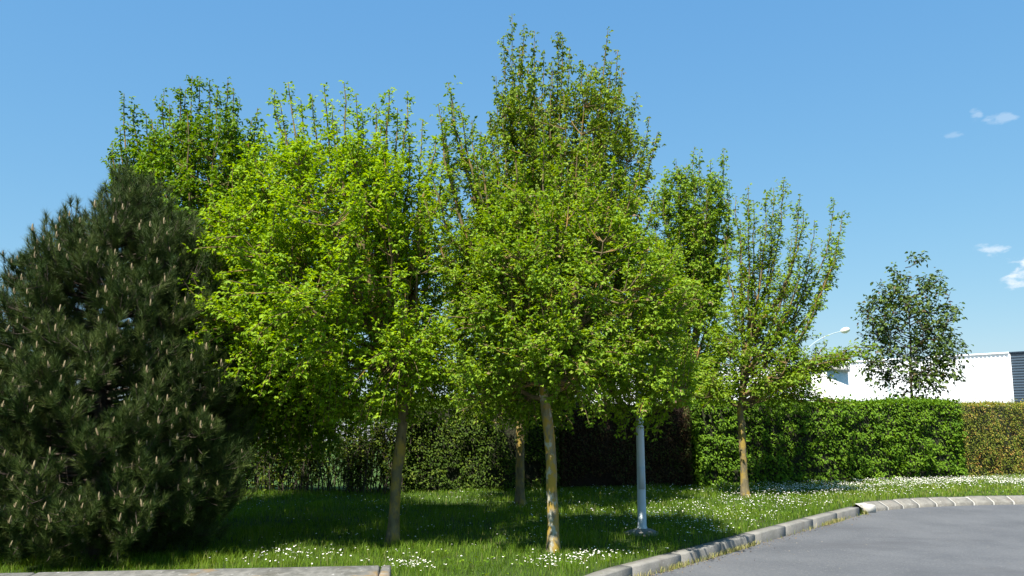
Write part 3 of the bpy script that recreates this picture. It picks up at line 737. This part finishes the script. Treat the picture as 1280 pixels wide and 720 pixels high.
# lawn inside the kerb line
inset = []
def offs(line, o):
    t = unit(np.gradient(line, axis=0)); return line + np.stack([-t[:, 1], t[:, 0]], 1) * o
lawn_edge = list(offs(lineA, .15)[::4]) + list(offs(lineB, .21)[::4])
tri_fan_poly('lawn', lawn_edge + [np.array([far[0], 40]), np.array([-40, 40]), np.array([-40, 5.3])], 0.0, M['soil'])
# field beyond, out to the horizon
mesh_obj('field', [[-900, -900, -.16], [900, -900, -.16], [900, 900, -.16], [-900, 900, -.16]], [([[0, 1, 2, 3]], 0)], M['field'])['kind'] = 'structure'
mesh_obj('meadow', [[-120, 17.6, .006], [-3, 17.2, .006], [8, 19.9, .006], [40, 31, .006], [60, 240, .006], [-120, 240, .006]], [([[0, 1, 2, 3, 4, 5]], 0)], M['field'])['kind'] = 'structure'
mesh_obj('yard', [[-45, 42, .012], [40, 42, .012], [40, 100, .012], [-45, 100, .012]], [([[0, 1, 2, 3]], 0)], M['yard'])['kind'] = 'structure'

# ------------------------------------------------------------------ grass
LA = offs(lineA, .16); LB = offs(lineB, .22)
def on_lawn(P):
    """left/behind the kerb: distance test against the polyline"""
    L = np.concatenate([LA, LB]); out = np.zeros(len(P), bool)
    for i in range(0, len(P), 20000):
        Q = P[i:i + 20000]; d = ((Q[:, None] - L[None, ::6]) ** 2).sum(2); k = d.argmin(1) * 6; k2 = np.clip(k, 1, len(L) - 2)
        t = L[k2 + 1] - L[k2 - 1]; v = Q - L[k2]; out[i:i + 20000] = (t[:, 0] * v[:, 1] - t[:, 1] * v[:, 0]) > 0
    return out
def in_view(P, m=.9): return (P[:, 1] > 5.4) & (np.abs(P[:, 0]) < P[:, 1] * .64 * 1.04 + m)
hed = np.array([fx(-150), fx(0), fx(250), HE, HD, HC, HB, HA, HA + dirv * 9]); 
def before_hedge(P, back=0.25): return P[:, 1] < np.interp(P[:, 0], hed[:, 0], hed[:, 1]) + back

def blades(P, rng, hgt, wid, var=None):
    n = len(P); a = rng.uniform(0, 2 * np.pi, n); lean = rng.uniform(.1, .8, n) * hgt; D = np.stack([np.cos(a), np.sin(a)], 1)
    wa = a + rng.uniform(.8, 2.3, n); W = np.stack([np.cos(wa), np.sin(wa), np.zeros(n)], 1) * wid[:, None] / 2
    b = np.concatenate([P, np.full((n, 1), -.005)], 1) if P.shape[1] == 2 else P
    mid = b.copy(); mid[:, :2] += D * (lean * .3)[:, None]; mid[:, 2] += hgt * .6
    tip = b.copy(); tip[:, :2] += D * lean[:, None]; tip[:, 2] += hgt * .95
    V = np.stack([b - W, b + W, mid + W * .8, mid - W * .8, tip], 1).reshape(-1, 3); i = np.arange(n) * 5
    return V, np.stack([i, i + 1, i + 2, i + 3], 1), np.stack([i + 3, i + 2, i + 4], 1)

rng = np.random.default_rng(77)
Ps = []
for y0, y1, dn in ((5.4, 8, 900), (8, 10, 1700), (10, 12, 1300), (12, 14.5, 900), (14.5, 18, 650), (18, 22, 450)):
    xw = y1 * .66 + 1; n = int((y1 - y0) * 2 * xw * dn); Ps.append(np.stack([rng.uniform(-xw, xw, n), rng.uniform(y0, y1, n)], 1))
P = np.concatenate(Ps); P = P[in_view(P)]; P = P[before_hedge(P)]; P = P[on_lawn(P)]
# not inside the concrete wall
P = P[~((P[:, 0] < -.8) & (P[:, 1] < 6.5) & (P[:, 1] > 5.7))]
P = P[~(np.hypot(P[:, 0] - ground(803, 668)[0], P[:, 1] - ground(803, 668)[1]) < .22)]
pn = vnoise(np.concatenate([P * 1.3, np.zeros((len(P), 1))], 1), 4); pn2 = vnoise(np.concatenate([P * 5, np.zeros((len(P), 1))], 1), 6)
dist = P[:, 1]
hg = (.035 + .075 * pn * pn2 * 2 + rng.exponential(.012, len(P))) * np.clip(1.1 - (P[:, 0] - 4) * .06, .55, 1.1)
right_dry = np.clip((P[:, 0] - 5) / 5, 0, .35)
wd = np.clip(.0032 + (dist - 8) * .0005, .003, .009)
V, Q, T = blades(P, rng, hg, wd)
var = np.clip(.25 + .5 * pn + rng.normal(0, .17, len(P)) + right_dry * .6, 0, 1); var = np.where(rng.random(len(P)) < .04 + right_dry * .25, 1, np.minimum(var, .92))
g = mesh_obj('grass', V, [(Q, 0), (T, 0)], M['grass'], var=np.concatenate([var, var])); tag(g, 'lush green lawn grass under and around the trees', 'grass', kind='stuff')
print('blades', len(P))

# clover and dandelion leaves among the grass
n = 16000; W2 = np.stack([rng.uniform(-9, 13, n), rng.uniform(6.8, 19, n)], 1); cl = vnoise(np.concatenate([W2 * 1.7, np.zeros((n, 1))], 1), 44); W2 = W2[cl > .56]
W2 = W2[in_view(W2)]; W2 = W2[before_hedge(W2)]; W2 = W2[on_lawn(W2)]; W2 = W2[~((W2[:, 0] < -.8) & (W2[:, 1] < 6.5))]; n = len(W2)
a = rng.uniform(0, 6.28, n); D = unit(np.stack([np.cos(a), np.sin(a), rng.uniform(.1, .7, n)], 1)); L_ = rng.uniform(.02, .06, n)
V, Fq = leaflets(np.concatenate([W2, rng.uniform(.02, .06, (n, 1))], 1), D, unit(np.array([0, 0, 1.]) + rng.normal(0, .3, (n, 3))), L_, L_ * .5)
g = mesh_obj('lawn_weeds', V, [(Fq, 0)], M['leaf_hedge'], var=np.repeat(rng.random(n), 2)); tag(g, 'clover and dandelion leaves growing among the lawn grass', 'weeds', kind='stuff')
# weeds in the gutter
s_ = rng.random(3800); cA = arc(lineA); cB = arc(lineB)
qs = np.sort(rng.uniform(cA[-1] - 14, cA[-1] + 1.0, 5200)); cl = vnoise(np.stack([qs * 2.1, qs * 0, qs * 0], 1), 8); qs = qs[rng.random(len(qs)) < np.clip((cl - .38) * 4, .03, 1)]
qa = np.clip(qs, 0, cA[-1]); x = np.interp(qa, cA, lineA[:, 0]); y = np.interp(qa, cA, lineA[:, 1]); tt = unit(np.stack([np.interp(qa + .05, cA, lineA[:, 0]) - np.interp(qa - .05, cA, lineA[:, 0]), np.interp(qa + .05, cA, lineA[:, 1]) - np.interp(qa - .05, cA, lineA[:, 1])], 1))
o = -np.abs(rng.normal(.012, .022, len(qs))); P3 = np.stack([x - tt[:, 1] * o, y + tt[:, 0] * o, np.full(len(qs), ROADZ)], 1)
V, Q, T = blades(P3, rng, rng.uniform(.02, .085, len(qs)), np.full(len(qs), .006))
g = mesh_obj('weeds', V, [(Q, 0), (T, 0)], M['straw'], var=np.tile(rng.random(len(qs)), 2)); tag(g, 'yellowish dry weeds growing in the gutter along the concrete kerb', 'weeds', kind='stuff')
# same grass hanging over the back edge of the kerb
# litter in the gutter
n = 900; qs = rng.uniform(cA[-1] - 12, cA[-1], n); x = np.interp(qs, cA, lineA[:, 0]); y = np.interp(qs, cA, lineA[:, 1]); o = rng.exponential(.07, n) + .01
P3 = np.stack([x + o * .75, y - o * .65, np.full(n, ROADZ + .006)], 1)
D = unit(np.stack([rng.normal(0, 1, n), rng.normal(0, 1, n), rng.normal(0, .15, n)], 1)); NN = unit(np.array([0, 0, 1.]) + rng.normal(0, .3, (n, 3))); L_ = rng.uniform(.008, .028, n)
V, Fq = leaflets(P3, D, NN, L_, L_ * .6); g = mesh_obj('leaf_litter', V, [(Fq, 0)], M['litter']); tag(g, 'dry leaf bits scattered along the foot of the kerb', 'litter', kind='stuff')

# grit and small stones lying on the asphalt
n = 420; cAx = rng.uniform(1.5, 13, n); cAy = rng.uniform(6.5, 15.5, n); P2 = np.stack([cAx, cAy], 1); P2 = P2[~on_lawn(P2 + np.array([-.2, .25]))]
qs = rng.uniform(cA[-1] - 10, cA[-1], 260); o = rng.exponential(.14, 260) + .02
P2 = np.concatenate([P2, np.stack([np.interp(qs, cA, lineA[:, 0]) + o * .75, np.interp(qs, cA, lineA[:, 1]) - o * .65], 1)]); mbg = MB()
for p in P2:
    s_ = rng.uniform(.003, .009) * (1 if rng.random() < .9 else 1.8); a = rng.uniform(0, 6.28, 5); th = np.sort(a)
    V = [[p[0] + s_ * math.cos(t), p[1] + s_ * math.sin(t), ROADZ + .001] for t in th] + [[p[0], p[1], ROADZ + s_ * .8]]
    mbg.add(V, [[i, (i + 1) % 5, 5] for i in range(5)])
g = mbg.build('grit', M['stone']); tag(g, 'small stones and grit scattered on the asphalt', 'grit', kind='stuff')
# ------------------------------------------------------------------ daisies
rng = np.random.default_rng(99)
def patch(px, py, sx, sy, n):
    c = ground(px, py)[:2]; return c + rng.normal(0, 1, (n, 2)) * np.array([sx, sy])
D_ = [patch(1010, 616, .75, .55, 900), patch(1045, 612, .9, .35, 900), patch(960, 628, .7, .55, 380), patch(1120, 606, 1.6, .55, 1500), patch(1200, 604, 1.7, .55, 1900), patch(1270, 602, 1.5, .5, 1900),
      patch(870, 618, 1.6, .45, 300), patch(800, 614, .9, .4, 170), patch(850, 655, .9, .8, 420), patch(905, 640, .9, .7, 420), patch(740, 640, 1.1, 1.0, 260), patch(745, 700, .24, .18, 95), patch(690, 706, .28, .16, 70), patch(725, 708, .35, .2, 50),
      patch(515, 713, .14, .16, 90), patch(440, 703, .5, .22, 60), patch(360, 698, .4, .25, 90), patch(560, 668, 1.3, .8, 110), patch(430, 630, 1.6, .5, 70), patch(620, 625, 1.2, .5, 60), patch(830, 700, .3, .25, 40), patch(1160, 612, 1.8, .4, 300), patch(880, 668, .3, .3, 60)]
n = 6000; U = np.stack([rng.uniform(-9, 14, n), rng.uniform(6.8, 20, n)], 1); un = vnoise(np.concatenate([U * .9, np.zeros((n, 1))], 1), 12); D_.append(U[un > .70])
P = np.concatenate(D_); P = P[before_hedge(P, -.38)]; P = P[on_lawn(P)]; P = P[in_view(P)]
P = P[vnoise(np.concatenate([P * 3.2, np.zeros((len(P), 1))], 1), 15) > .33]
P = P[~((P[:, 0] < -.8) & (P[:, 1] < 6.5))]
n = len(P); z = rng.uniform(.05, .10, n); r = rng.uniform(.0055, .013, n)
up = unit(np.stack([rng.normal(0, .25, n), rng.normal(-.15, .25, n), np.ones(n)], 1)); A = unit(np.cross(up, np.array([1., 0, 0]))); B = np.cross(up, A)
C0 = np.concatenate([P, z[:, None]], 1); k = 10; th = np.arange(k) / k * 2 * np.pi; rr = np.where(np.arange(k) % 2 == 0, 1.0, .72)
ring = C0[:, None] + r[:, None, None] * rr[None, :, None] * (np.cos(th)[None, :, None] * A[:, None] + np.sin(th)[None, :, None] * B[:, None])
eye = (C0 + up * .002)[:, None] + r[:, None, None] * .33 * (np.cos(th[::2])[None, :, None] * A[:, None] + np.sin(th[::2])[None, :, None] * B[:, None])
st0 = np.concatenate([P, np.zeros((n, 1))], 1); st = np.stack([st0 - [.001, 0, 0], st0 + [.001, 0, 0], C0 + [.001, 0, 0] - up * .001, C0 - [.001, 0, 0] - up * .001], 1)
V = np.concatenate([ring.reshape(-1, 3), eye.reshape(-1, 3), st.reshape(-1, 3)])
f1 = np.arange(n * k).reshape(n, k); f2 = n * k + np.arange(n * 5).reshape(n, 5); f3 = n * k + n * 5 + np.arange(n * 4).reshape(n, 4)
g = mesh_obj('daisies', V, [(f1, 0), (f2, 1), (f3, 2)], [M['daisy'], M['daisy_eye'], M['grass']], var=np.full(3 * n, .5)); tag(g, 'white daisies carpeting the lawn, thickest by the green hedge', 'daisies', kind='stuff')
print('daisies', n)

# ------------------------------------------------------------------ low concrete wall bottom left
def low_wall():
    ztop = .45; pr = at(491, 706, 1); 
    A_ = ground(0, 716, ztop)[:2]; B_ = ground(490, 706, ztop)[:2]; u = unit(B_ - A_); n = np.array([u[1], -u[0]])
    root = empty('low_wall', (B_[0], B_[1], 0)); tag(root, 'low weathered concrete wall along the bottom left corner', 'wall')
    L = 7.5; s = 0; first = True
    lens = [.09, 2.62, 2.6, 2.6]
    for i, l in enumerate(lens):
        c = B_ - u * (s + l / 2 - .001); c = c + n * .23
        mb = MB(); mb.box((c[0], c[1], ztop / 2 - .1 + .0), (l - .012, .46, ztop + .2), rz=math.atan2(u[1], u[0]), bev=.014)
        mb.build('wall_block', M['concrete_wall'], root); s += l
    mb = MB(); c = B_ - u * (s / 2) + n * .23; mb.box((c[0], c[1], ztop / 2 - .12), (s - .04, .44, ztop + .17), rz=math.atan2(u[1], u[0])); mb.build('joint_filling', M['mortar'], root)
low_wall()

# ------------------------------------------------------------------ lamp post on the lawn
def lamp_post():
    b = ground(803, 667); root = empty('lamp_post', b); tag(root, 'pale grey-blue pole on a round concrete footing, its top lost in leaves', 'lamp post')
    mb = MB(); k = 20; V = []; Fq = []
    prof = [(.25, -.02), (.245, .015), (.20, .035), (.12, .060), (.06, .075)]
    r2 = np.random.default_rng(3)
    for r, z in prof:
        for i in range(k): a = i / k * 2 * math.pi; q = r * (1 + .06 * math.sin(3 * a + r * 20) + r2.uniform(-.02, .02)); V.append([b[0] + q * math.cos(a), b[1] + q * math.sin(a), z + r2.uniform(-.003, .003)])
    for j in range(len(prof) - 1):
        for i in range(k): Fq.append([j * k + i, j * k + (i + 1) % k, (j + 1) * k + (i + 1) % k, (j + 1) * k + i])
    mesh_obj('footing', V, [(Fq, 0)], M['concrete'], root, smooth=True)
    top = b + np.array([-.0, 0, 3.85])
    mb = MB(); mb.tube([b + np.array([0, 0, z]) for z in (.04, .09, .095, 1.0, 2.5, 3.85)], [.068, .068, .060, .057, .048, .036], 20); mb.build('pole', M['pole'], root, smooth=True)
    mb = MB(); mb.box((b[0], b[1] - .0585, .75), (.075, .012, .30), bev=.004); mb.build('access_door', M['pole'], root)
    mb = MB(); mb.tube([top, top + np.array([-.02, -.01, .07]), top + np.array([-.08, -.02, .10])], [.024, .022, .02], 10); mb.build('arm', M['pole'], root, smooth=True)
    mb = MB(); h0 = top + np.array([-.06, -.02, .10]); mb.tube([h0, h0 + [-.03, -.01, .01], h0 + [-.13, -.03, .02], h0 + [-.21, -.04, .02], h0 + [-.24, -.05, .015]], [.02, .05, .065, .05, .02], 14)
    hd = mb.build('lamp_head', M['lamp_head'], root, smooth=True)
    mb = MB(); c = h0 + np.array([-.13, -.03, -.03]); mb.tube([c + [.06, 0, 0], c, c + [-.06, -.0, 0]], [.02, .04, .02], 12); mb.build('lens', M['lens'], hd, smooth=True)
lamp_post()

def far_lamp(label, px_pole, py_arm, px_head, py_head, Y):
    b = at(px_pole, 520, Y); b[2] = 0; root = empty('street_lamp', b); tag(root, label, 'street lamp', 'street lamps beyond the hedge')
    a = at(px_pole, py_arm, Y); h = at(px_head, py_head, Y); a[0] = b[0]
    mb = MB(); mb.tube([b, [b[0], Y, a[2] * .5], a], [.09, .075, .05], 10); mb.build('pole', M['pole'], root, smooth=True)
    mb = MB(); mb.tube(bez(a, a + (h - a) * np.array([.35, 0, .75]), h, 7), [.018] * 7, 8); mb.build('arm', M['pole'], root, smooth=True)
    u = unit(h - a); u = unit(u * np.array([1, 1, .55])); L = .5
    mb = MB(); pr = [(0, .05), (.12, .10), (.40, .15), (.75, .13), (.95, .07), (1, .02)]
    mb.tube([h - u * .05 + u * L * t for t, r in pr], [r for t, r in pr], 10); hd = mb.build('lamp_head', M['lamp_head'], root, smooth=True)
    mb = MB(); c = h + u * L * .5 - np.array([0, 0, .10]); mb.tube([c - u * .2, c, c + u * .2], [.04, .09, .03], 8); mb.build('lens', M['lens'], hd, smooth=True)
far_lamp('street lamp with slanting arm and cream head above the long low branch', 1010, 440, 1052, 414, 42)
far_lamp('street lamp with pale head seen through the dark reddish tree', 1114, 462, 1138, 441, 48)

# ------------------------------------------------------------------ buildings
def corrugated(p, q, z0, z1, pitch, depth, mat, name, parent):
    L = np.linalg.norm(q - p); u = (q - p) / L; n = np.array([u[1], -u[0]]); k = int(L / pitch); V = []
    for i in range(k):
        for f, o in ((0, 0), (.5, 0), (.6, depth), (.9, depth)):
            s = (i + f) * L / k; c = p + u * s + n * o; V.append([c[0], c[1]])
    V.append(list(q)); V = np.array(V); m = len(V)
    VV = np.concatenate([np.c_[V, np.full(m, z0)], np.c_[V, np.full(m, z1)]]); Fq = [[i, i + 1, i + 1 + m, i + m] for i in range(m - 1)]
    return mesh_obj(name, VV, [(Fq, 0)], mat, parent)
def warehouse():
    c = at(1262, 441.5, 60.); zt = c[2]                 # white / blue joint
    # find left end on the roof line: same height, px 735
    r = ray(735, 471.5); t = (zt - H) / r[2]; l = np.array([r[0] * t, r[1] * t])
    c2 = c[:2]; u = unit(c2 - l); e = c2 + u * 22
    n = np.array([u[1], -u[0]])
    root = empty('warehouse', (c2[0], c2[1], 0)); tag(root, 'long white clad warehouse with a slate blue end section, beyond the hedge', 'building')
    corrugated(l, c2, -.1, zt, .32, .05, M['clad_white'], 'white_cladding', root)
    V = []; Fq = []
    for i in range(int((zt + .1) / .2)):
        for f, o in ((0, 0), (.12, 0), (.18, .03), (.95, .03)):
            z = zt - (i + f) * .2
            for p in (c2, e): V.append([*(p + n * o), z])
    for i in range(len(V) // 2 - 1): Fq.append([2 * i, 2 * i + 2, 2 * i + 3, 2 * i + 1])
    mesh_obj('blue_cladding', V, [(Fq, 0)], M['clad_blue'], root)
    B = -n * 30
    mb = MB()
    V = [[*l, -.1], [*(l + B), -.1], [*(l + B), zt], [*l, zt], [*e, -.1], [*(e + B), -.1], [*(e + B), zt], [*e, zt]]
    mb.add(V, [[1, 0, 3, 2], [4, 5, 6, 7], [5, 1, 2, 6]]); mb.build('wall', M['clad_white'], root)
    mb = MB(); ri = (l + c2) / 2; 
    V = [[*(l - n * .02), zt - .03], [*(e - n * .02), zt - .03], [*(e + B), zt - .03], [*(l + B), zt - .03], [*((l + l + B) / 2), zt + .35], [*((e + e + B) / 2), zt + .35]]
    mb.add(V, [[0, 1, 5, 4], [2, 3, 4, 5]]); mb.build('roof', M['roof'], root)
    for a, b_, mm in ((l, c2, M['clad_white']), (c2, e, M['clad_blue'])):
        mb = MB(); L = np.linalg.norm(b_ - a); m_ = (a + b_) / 2 + n * .04; mb.box((m_[0], m_[1], zt + .03), (L - .02, .16, .12), rz=math.atan2(u[1], u[0])); mb.build('roof_edge', mm, root)
    mb = MB(); q = c2 + n * .07; mb.box((q[0], q[1], zt / 2), (.12, .06, zt), rz=math.atan2(u[1], u[0])); mb.build('corner_trim', M['clad_white'], root)
    q = l + (c2 - l) * .705 + n * .09; mb = MB(); mb.tube([[q[0], q[1], 0], [q[0], q[1], zt - .15]], [.05, .05], 8); mb.build('downpipe', M['coping'], root, smooth=True)
warehouse()
def block():
    c = at(1033, 462, 42.); zt = c[2]; c = c[:2]
    r = ray(1060, 465.0); t = (zt - H) / r[2]; a = np.array([r[0] * t, r[1] * t]); u = unit(a - c)
    # left face runs back to the left
    r = ray(975, 470); t = (zt - H) / r[2]; l = np.array([r[0] * t, r[1] * t])
    root = empty('outbuilding', (c[0], c[1], 0)); tag(root, 'small pale rendered block with a grey flat coping in front of the white warehouse', 'building')
    d = a + (l - c)
    mb = MB(); V = []
    for z in (-.1, zt): V += [[*l, z], [*c, z], [*a, z], [*d, z]]
    mb.add(V, [[0, 1, 5, 4], [1, 2, 6, 5], [2, 3, 7, 6], [3, 0, 4, 7], [4, 5, 6, 7]]); mb.build('wall', M['render'], root)
    ctr = (l + c + a + d) / 4; V = []
    for z in (zt + .002, zt + .17):
        for p in (l, c, a, d): q = p + unit(p - ctr) * .15; V.append([*q, z])
    mb = MB(); mb.add(V, [[3, 2, 1, 0], [0, 1, 5, 4], [1, 2, 6, 5], [2, 3, 7, 6], [3, 0, 4, 7], [4, 5, 6, 7]]); mb.build('coping', M['coping'], root)
block()

# distant greenery on the left
def treeline():
    rng = np.random.default_rng(8); P = []
    x = -150
    while x < 20:
        w = rng.uniform(3, 6); h = rng.uniform(2.2, 4.2); n = 900; a = rng.normal(0, 1, (n, 3)); a = unit(a) * rng.uniform(.6, 1, (n, 1)); P.append(np.array([x, 140 + rng.uniform(-8, 8), h * .5]) + a * np.array([w, w, h * .55])); x += w * .9
    P = np.concatenate(P); n = len(P); D = unit(rng.normal(0, 1, (n, 3))); L = rng.uniform(.4, .9, n)
    V, Fq = leaflets(P, D, unit(rng.normal(0, 1, (n, 3)) + [0, 0, 1]), L, L * .8); g = mesh_obj('treeline', V, [(Fq, 0)], M['leaf_shade'], var=np.repeat(rng.random(n), 2)); tag(g, 'far low line of green trees at the horizon', 'treeline', kind='stuff')
treeline()

# ------------------------------------------------------------------ light
SUN_EL, SUN_AZ = math.radians(57), math.radians(180 + 25)
S = Vector((math.sin(SUN_AZ) * math.cos(SUN_EL), math.cos(SUN_AZ) * math.cos(SUN_EL), math.sin(SUN_EL)))
ld = bpy.data.lights.new('sun', 'SUN'); ld.energy = 4.9; ld.angle = math.radians(.53); ld.color = (1, .955, .88)
lo = bpy.data.objects.new('sun', ld); COL.objects.link(lo); lo.rotation_euler = S.to_track_quat('Z', 'Y').to_euler(); lo.location = (0, 0, 30)

w = bpy.data.worlds.new('World'); sc.world = w; w.use_nodes = True; nt = w.node_tree; N = nt.nodes; L = nt.links; N.clear()
sky = N.new('ShaderNodeTexSky'); sky.sky_type = 'NISHITA'; sky.sun_disc = False; sky.sun_elevation = SUN_EL; sky.sun_rotation = SUN_AZ
sky.altitude = 500; sky.air_density = 1.3; sky.dust_density = .1; sky.ozone_density = 6
bg = N.new('ShaderNodeBackground'); bg.inputs[1].default_value = .075
tc = N.new('ShaderNodeTexCoord'); 
sx = N.new('ShaderNodeSeparateColor'); cx_ = N.new('ShaderNodeCombineColor'); L.new(sky.outputs[0], sx.inputs[0])
for ch, (a_, g_) in enumerate(((.83, .727), (1.62, .493), (3.09, .247))):
    p_ = N.new('ShaderNodeMath'); p_.operation = 'POWER'; p_.inputs[1].default_value = g_; L.new(sx.outputs[ch], p_.inputs[0])
    q_ = N.new('ShaderNodeMath'); q_.operation = 'MULTIPLY'; q_.inputs[1].default_value = a_; L.new(p_.outputs[0], q_.inputs[0]); L.new(q_.outputs[0], cx_.inputs[ch])
cur = cx_.outputs[0]
nz = N.new('ShaderNodeTexNoise'); nz.inputs['Scale'].default_value = 48; nz.inputs['Detail'].default_value = 7; nz.inputs['Roughness'].default_value = .6
mpn = N.new('ShaderNodeMapping'); mpn.inputs['Scale'].default_value = (1, 1, 2.2); L.new(tc.outputs['Generated'], mpn.inputs[0]); L.new(mpn.outputs[0], nz.inputs[0])
def M2(op, a, b=None):
    n = N.new('ShaderNodeMath'); n.operation = op
    for i, v in enumerate((a, b)):
        if v is None: continue
        if isinstance(v, (int, float)): n.inputs[i].default_value = v
        else: L.new(v, n.inputs[i])
    return n.outputs[0]
for (px, py, wx, wz, amp, tilt) in ((1250, 148, .020, .006, .26, 0), (1220, 143, .007, .009, .26, 0), (1195, 168, .012, .005, .18, 0), (1236, 311, .022, .009, .6, -.1), (1296, 338, .040, .014, .8, .35), (1340, 322, .06, .02, .95, .1)):
    d = unit(ray(px, py)); rt = unit(np.cross(d, [0, 0, 1.])); upv = np.cross(rt, d)
    rt2 = rt * math.cos(tilt) + upv * math.sin(tilt); up2 = -rt * math.sin(tilt) + upv * math.cos(tilt)
    def dot(v, s):
        vm = N.new('ShaderNodeVectorMath'); vm.operation = 'DOT_PRODUCT'; L.new(tc.outputs['Generated'], vm.inputs[0]); vm.inputs[1].default_value = tuple(v / s); return vm.outputs['Value']
    a = dot(rt2, wx); b = dot(up2, wz); fr = dot(d, 1)
    e = M2('ADD', M2('POWER', M2('ABSOLUTE', a), 2), M2('POWER', M2('ABSOLUTE', b), 2))
    v = M2('SUBTRACT', M2('MULTIPLY', nz.outputs['Fac'], 4.2), 1.4); v = M2('SUBTRACT', v, e)
    mr = N.new('ShaderNodeMapRange'); mr.interpolation_type = 'SMOOTHSTEP'; mr.inputs['From Min'].default_value = -.15; mr.inputs['From Max'].default_value = 1.0; mr.inputs['To Max'].default_value = amp
    L.new(v, mr.inputs['Value']); fac = M2('MULTIPLY', mr.outputs[0], M2('GREATER_THAN', fr, .5))
    mx = N.new('ShaderNodeMixRGB'); L.new(fac, mx.inputs[0]); L.new(cur, mx.inputs[1]); mx.inputs[2].default_value = (5.3, 5.8, 6.3, 1); cur = mx.outputs[0]
L.new(cur, bg.inputs[0]); o = N.new('ShaderNodeOutputWorld'); L.new(bg.outputs[0], o.inputs[0])

# ------------------------------------------------------------------ camera and view
cd = bpy.data.cameras.new('camera'); cd.sensor_width = 36; cd.lens = 36 * F / 1280; cd.clip_end = 3000; cd.clip_start = .05
co = bpy.data.objects.new('camera', cd); COL.objects.link(co); co.location = (0, 0, H); co.rotation_euler = (math.pi / 2 + PITCH, 0, 0); sc.camera = co
vs = sc.view_settings; vs.view_transform = 'Standard'; vs.look = 'None'; vs.gamma = 1; vs.exposure = 1.25; vs.use_curve_mapping = False
sc.cycles.max_bounces = 6; sc.cycles.diffuse_bounces = 3; sc.cycles.transmission_bounces = 4; sc.cycles.transparent_max_bounces = 4
try: sc.cycles.use_denoising = True
except Exception: pass
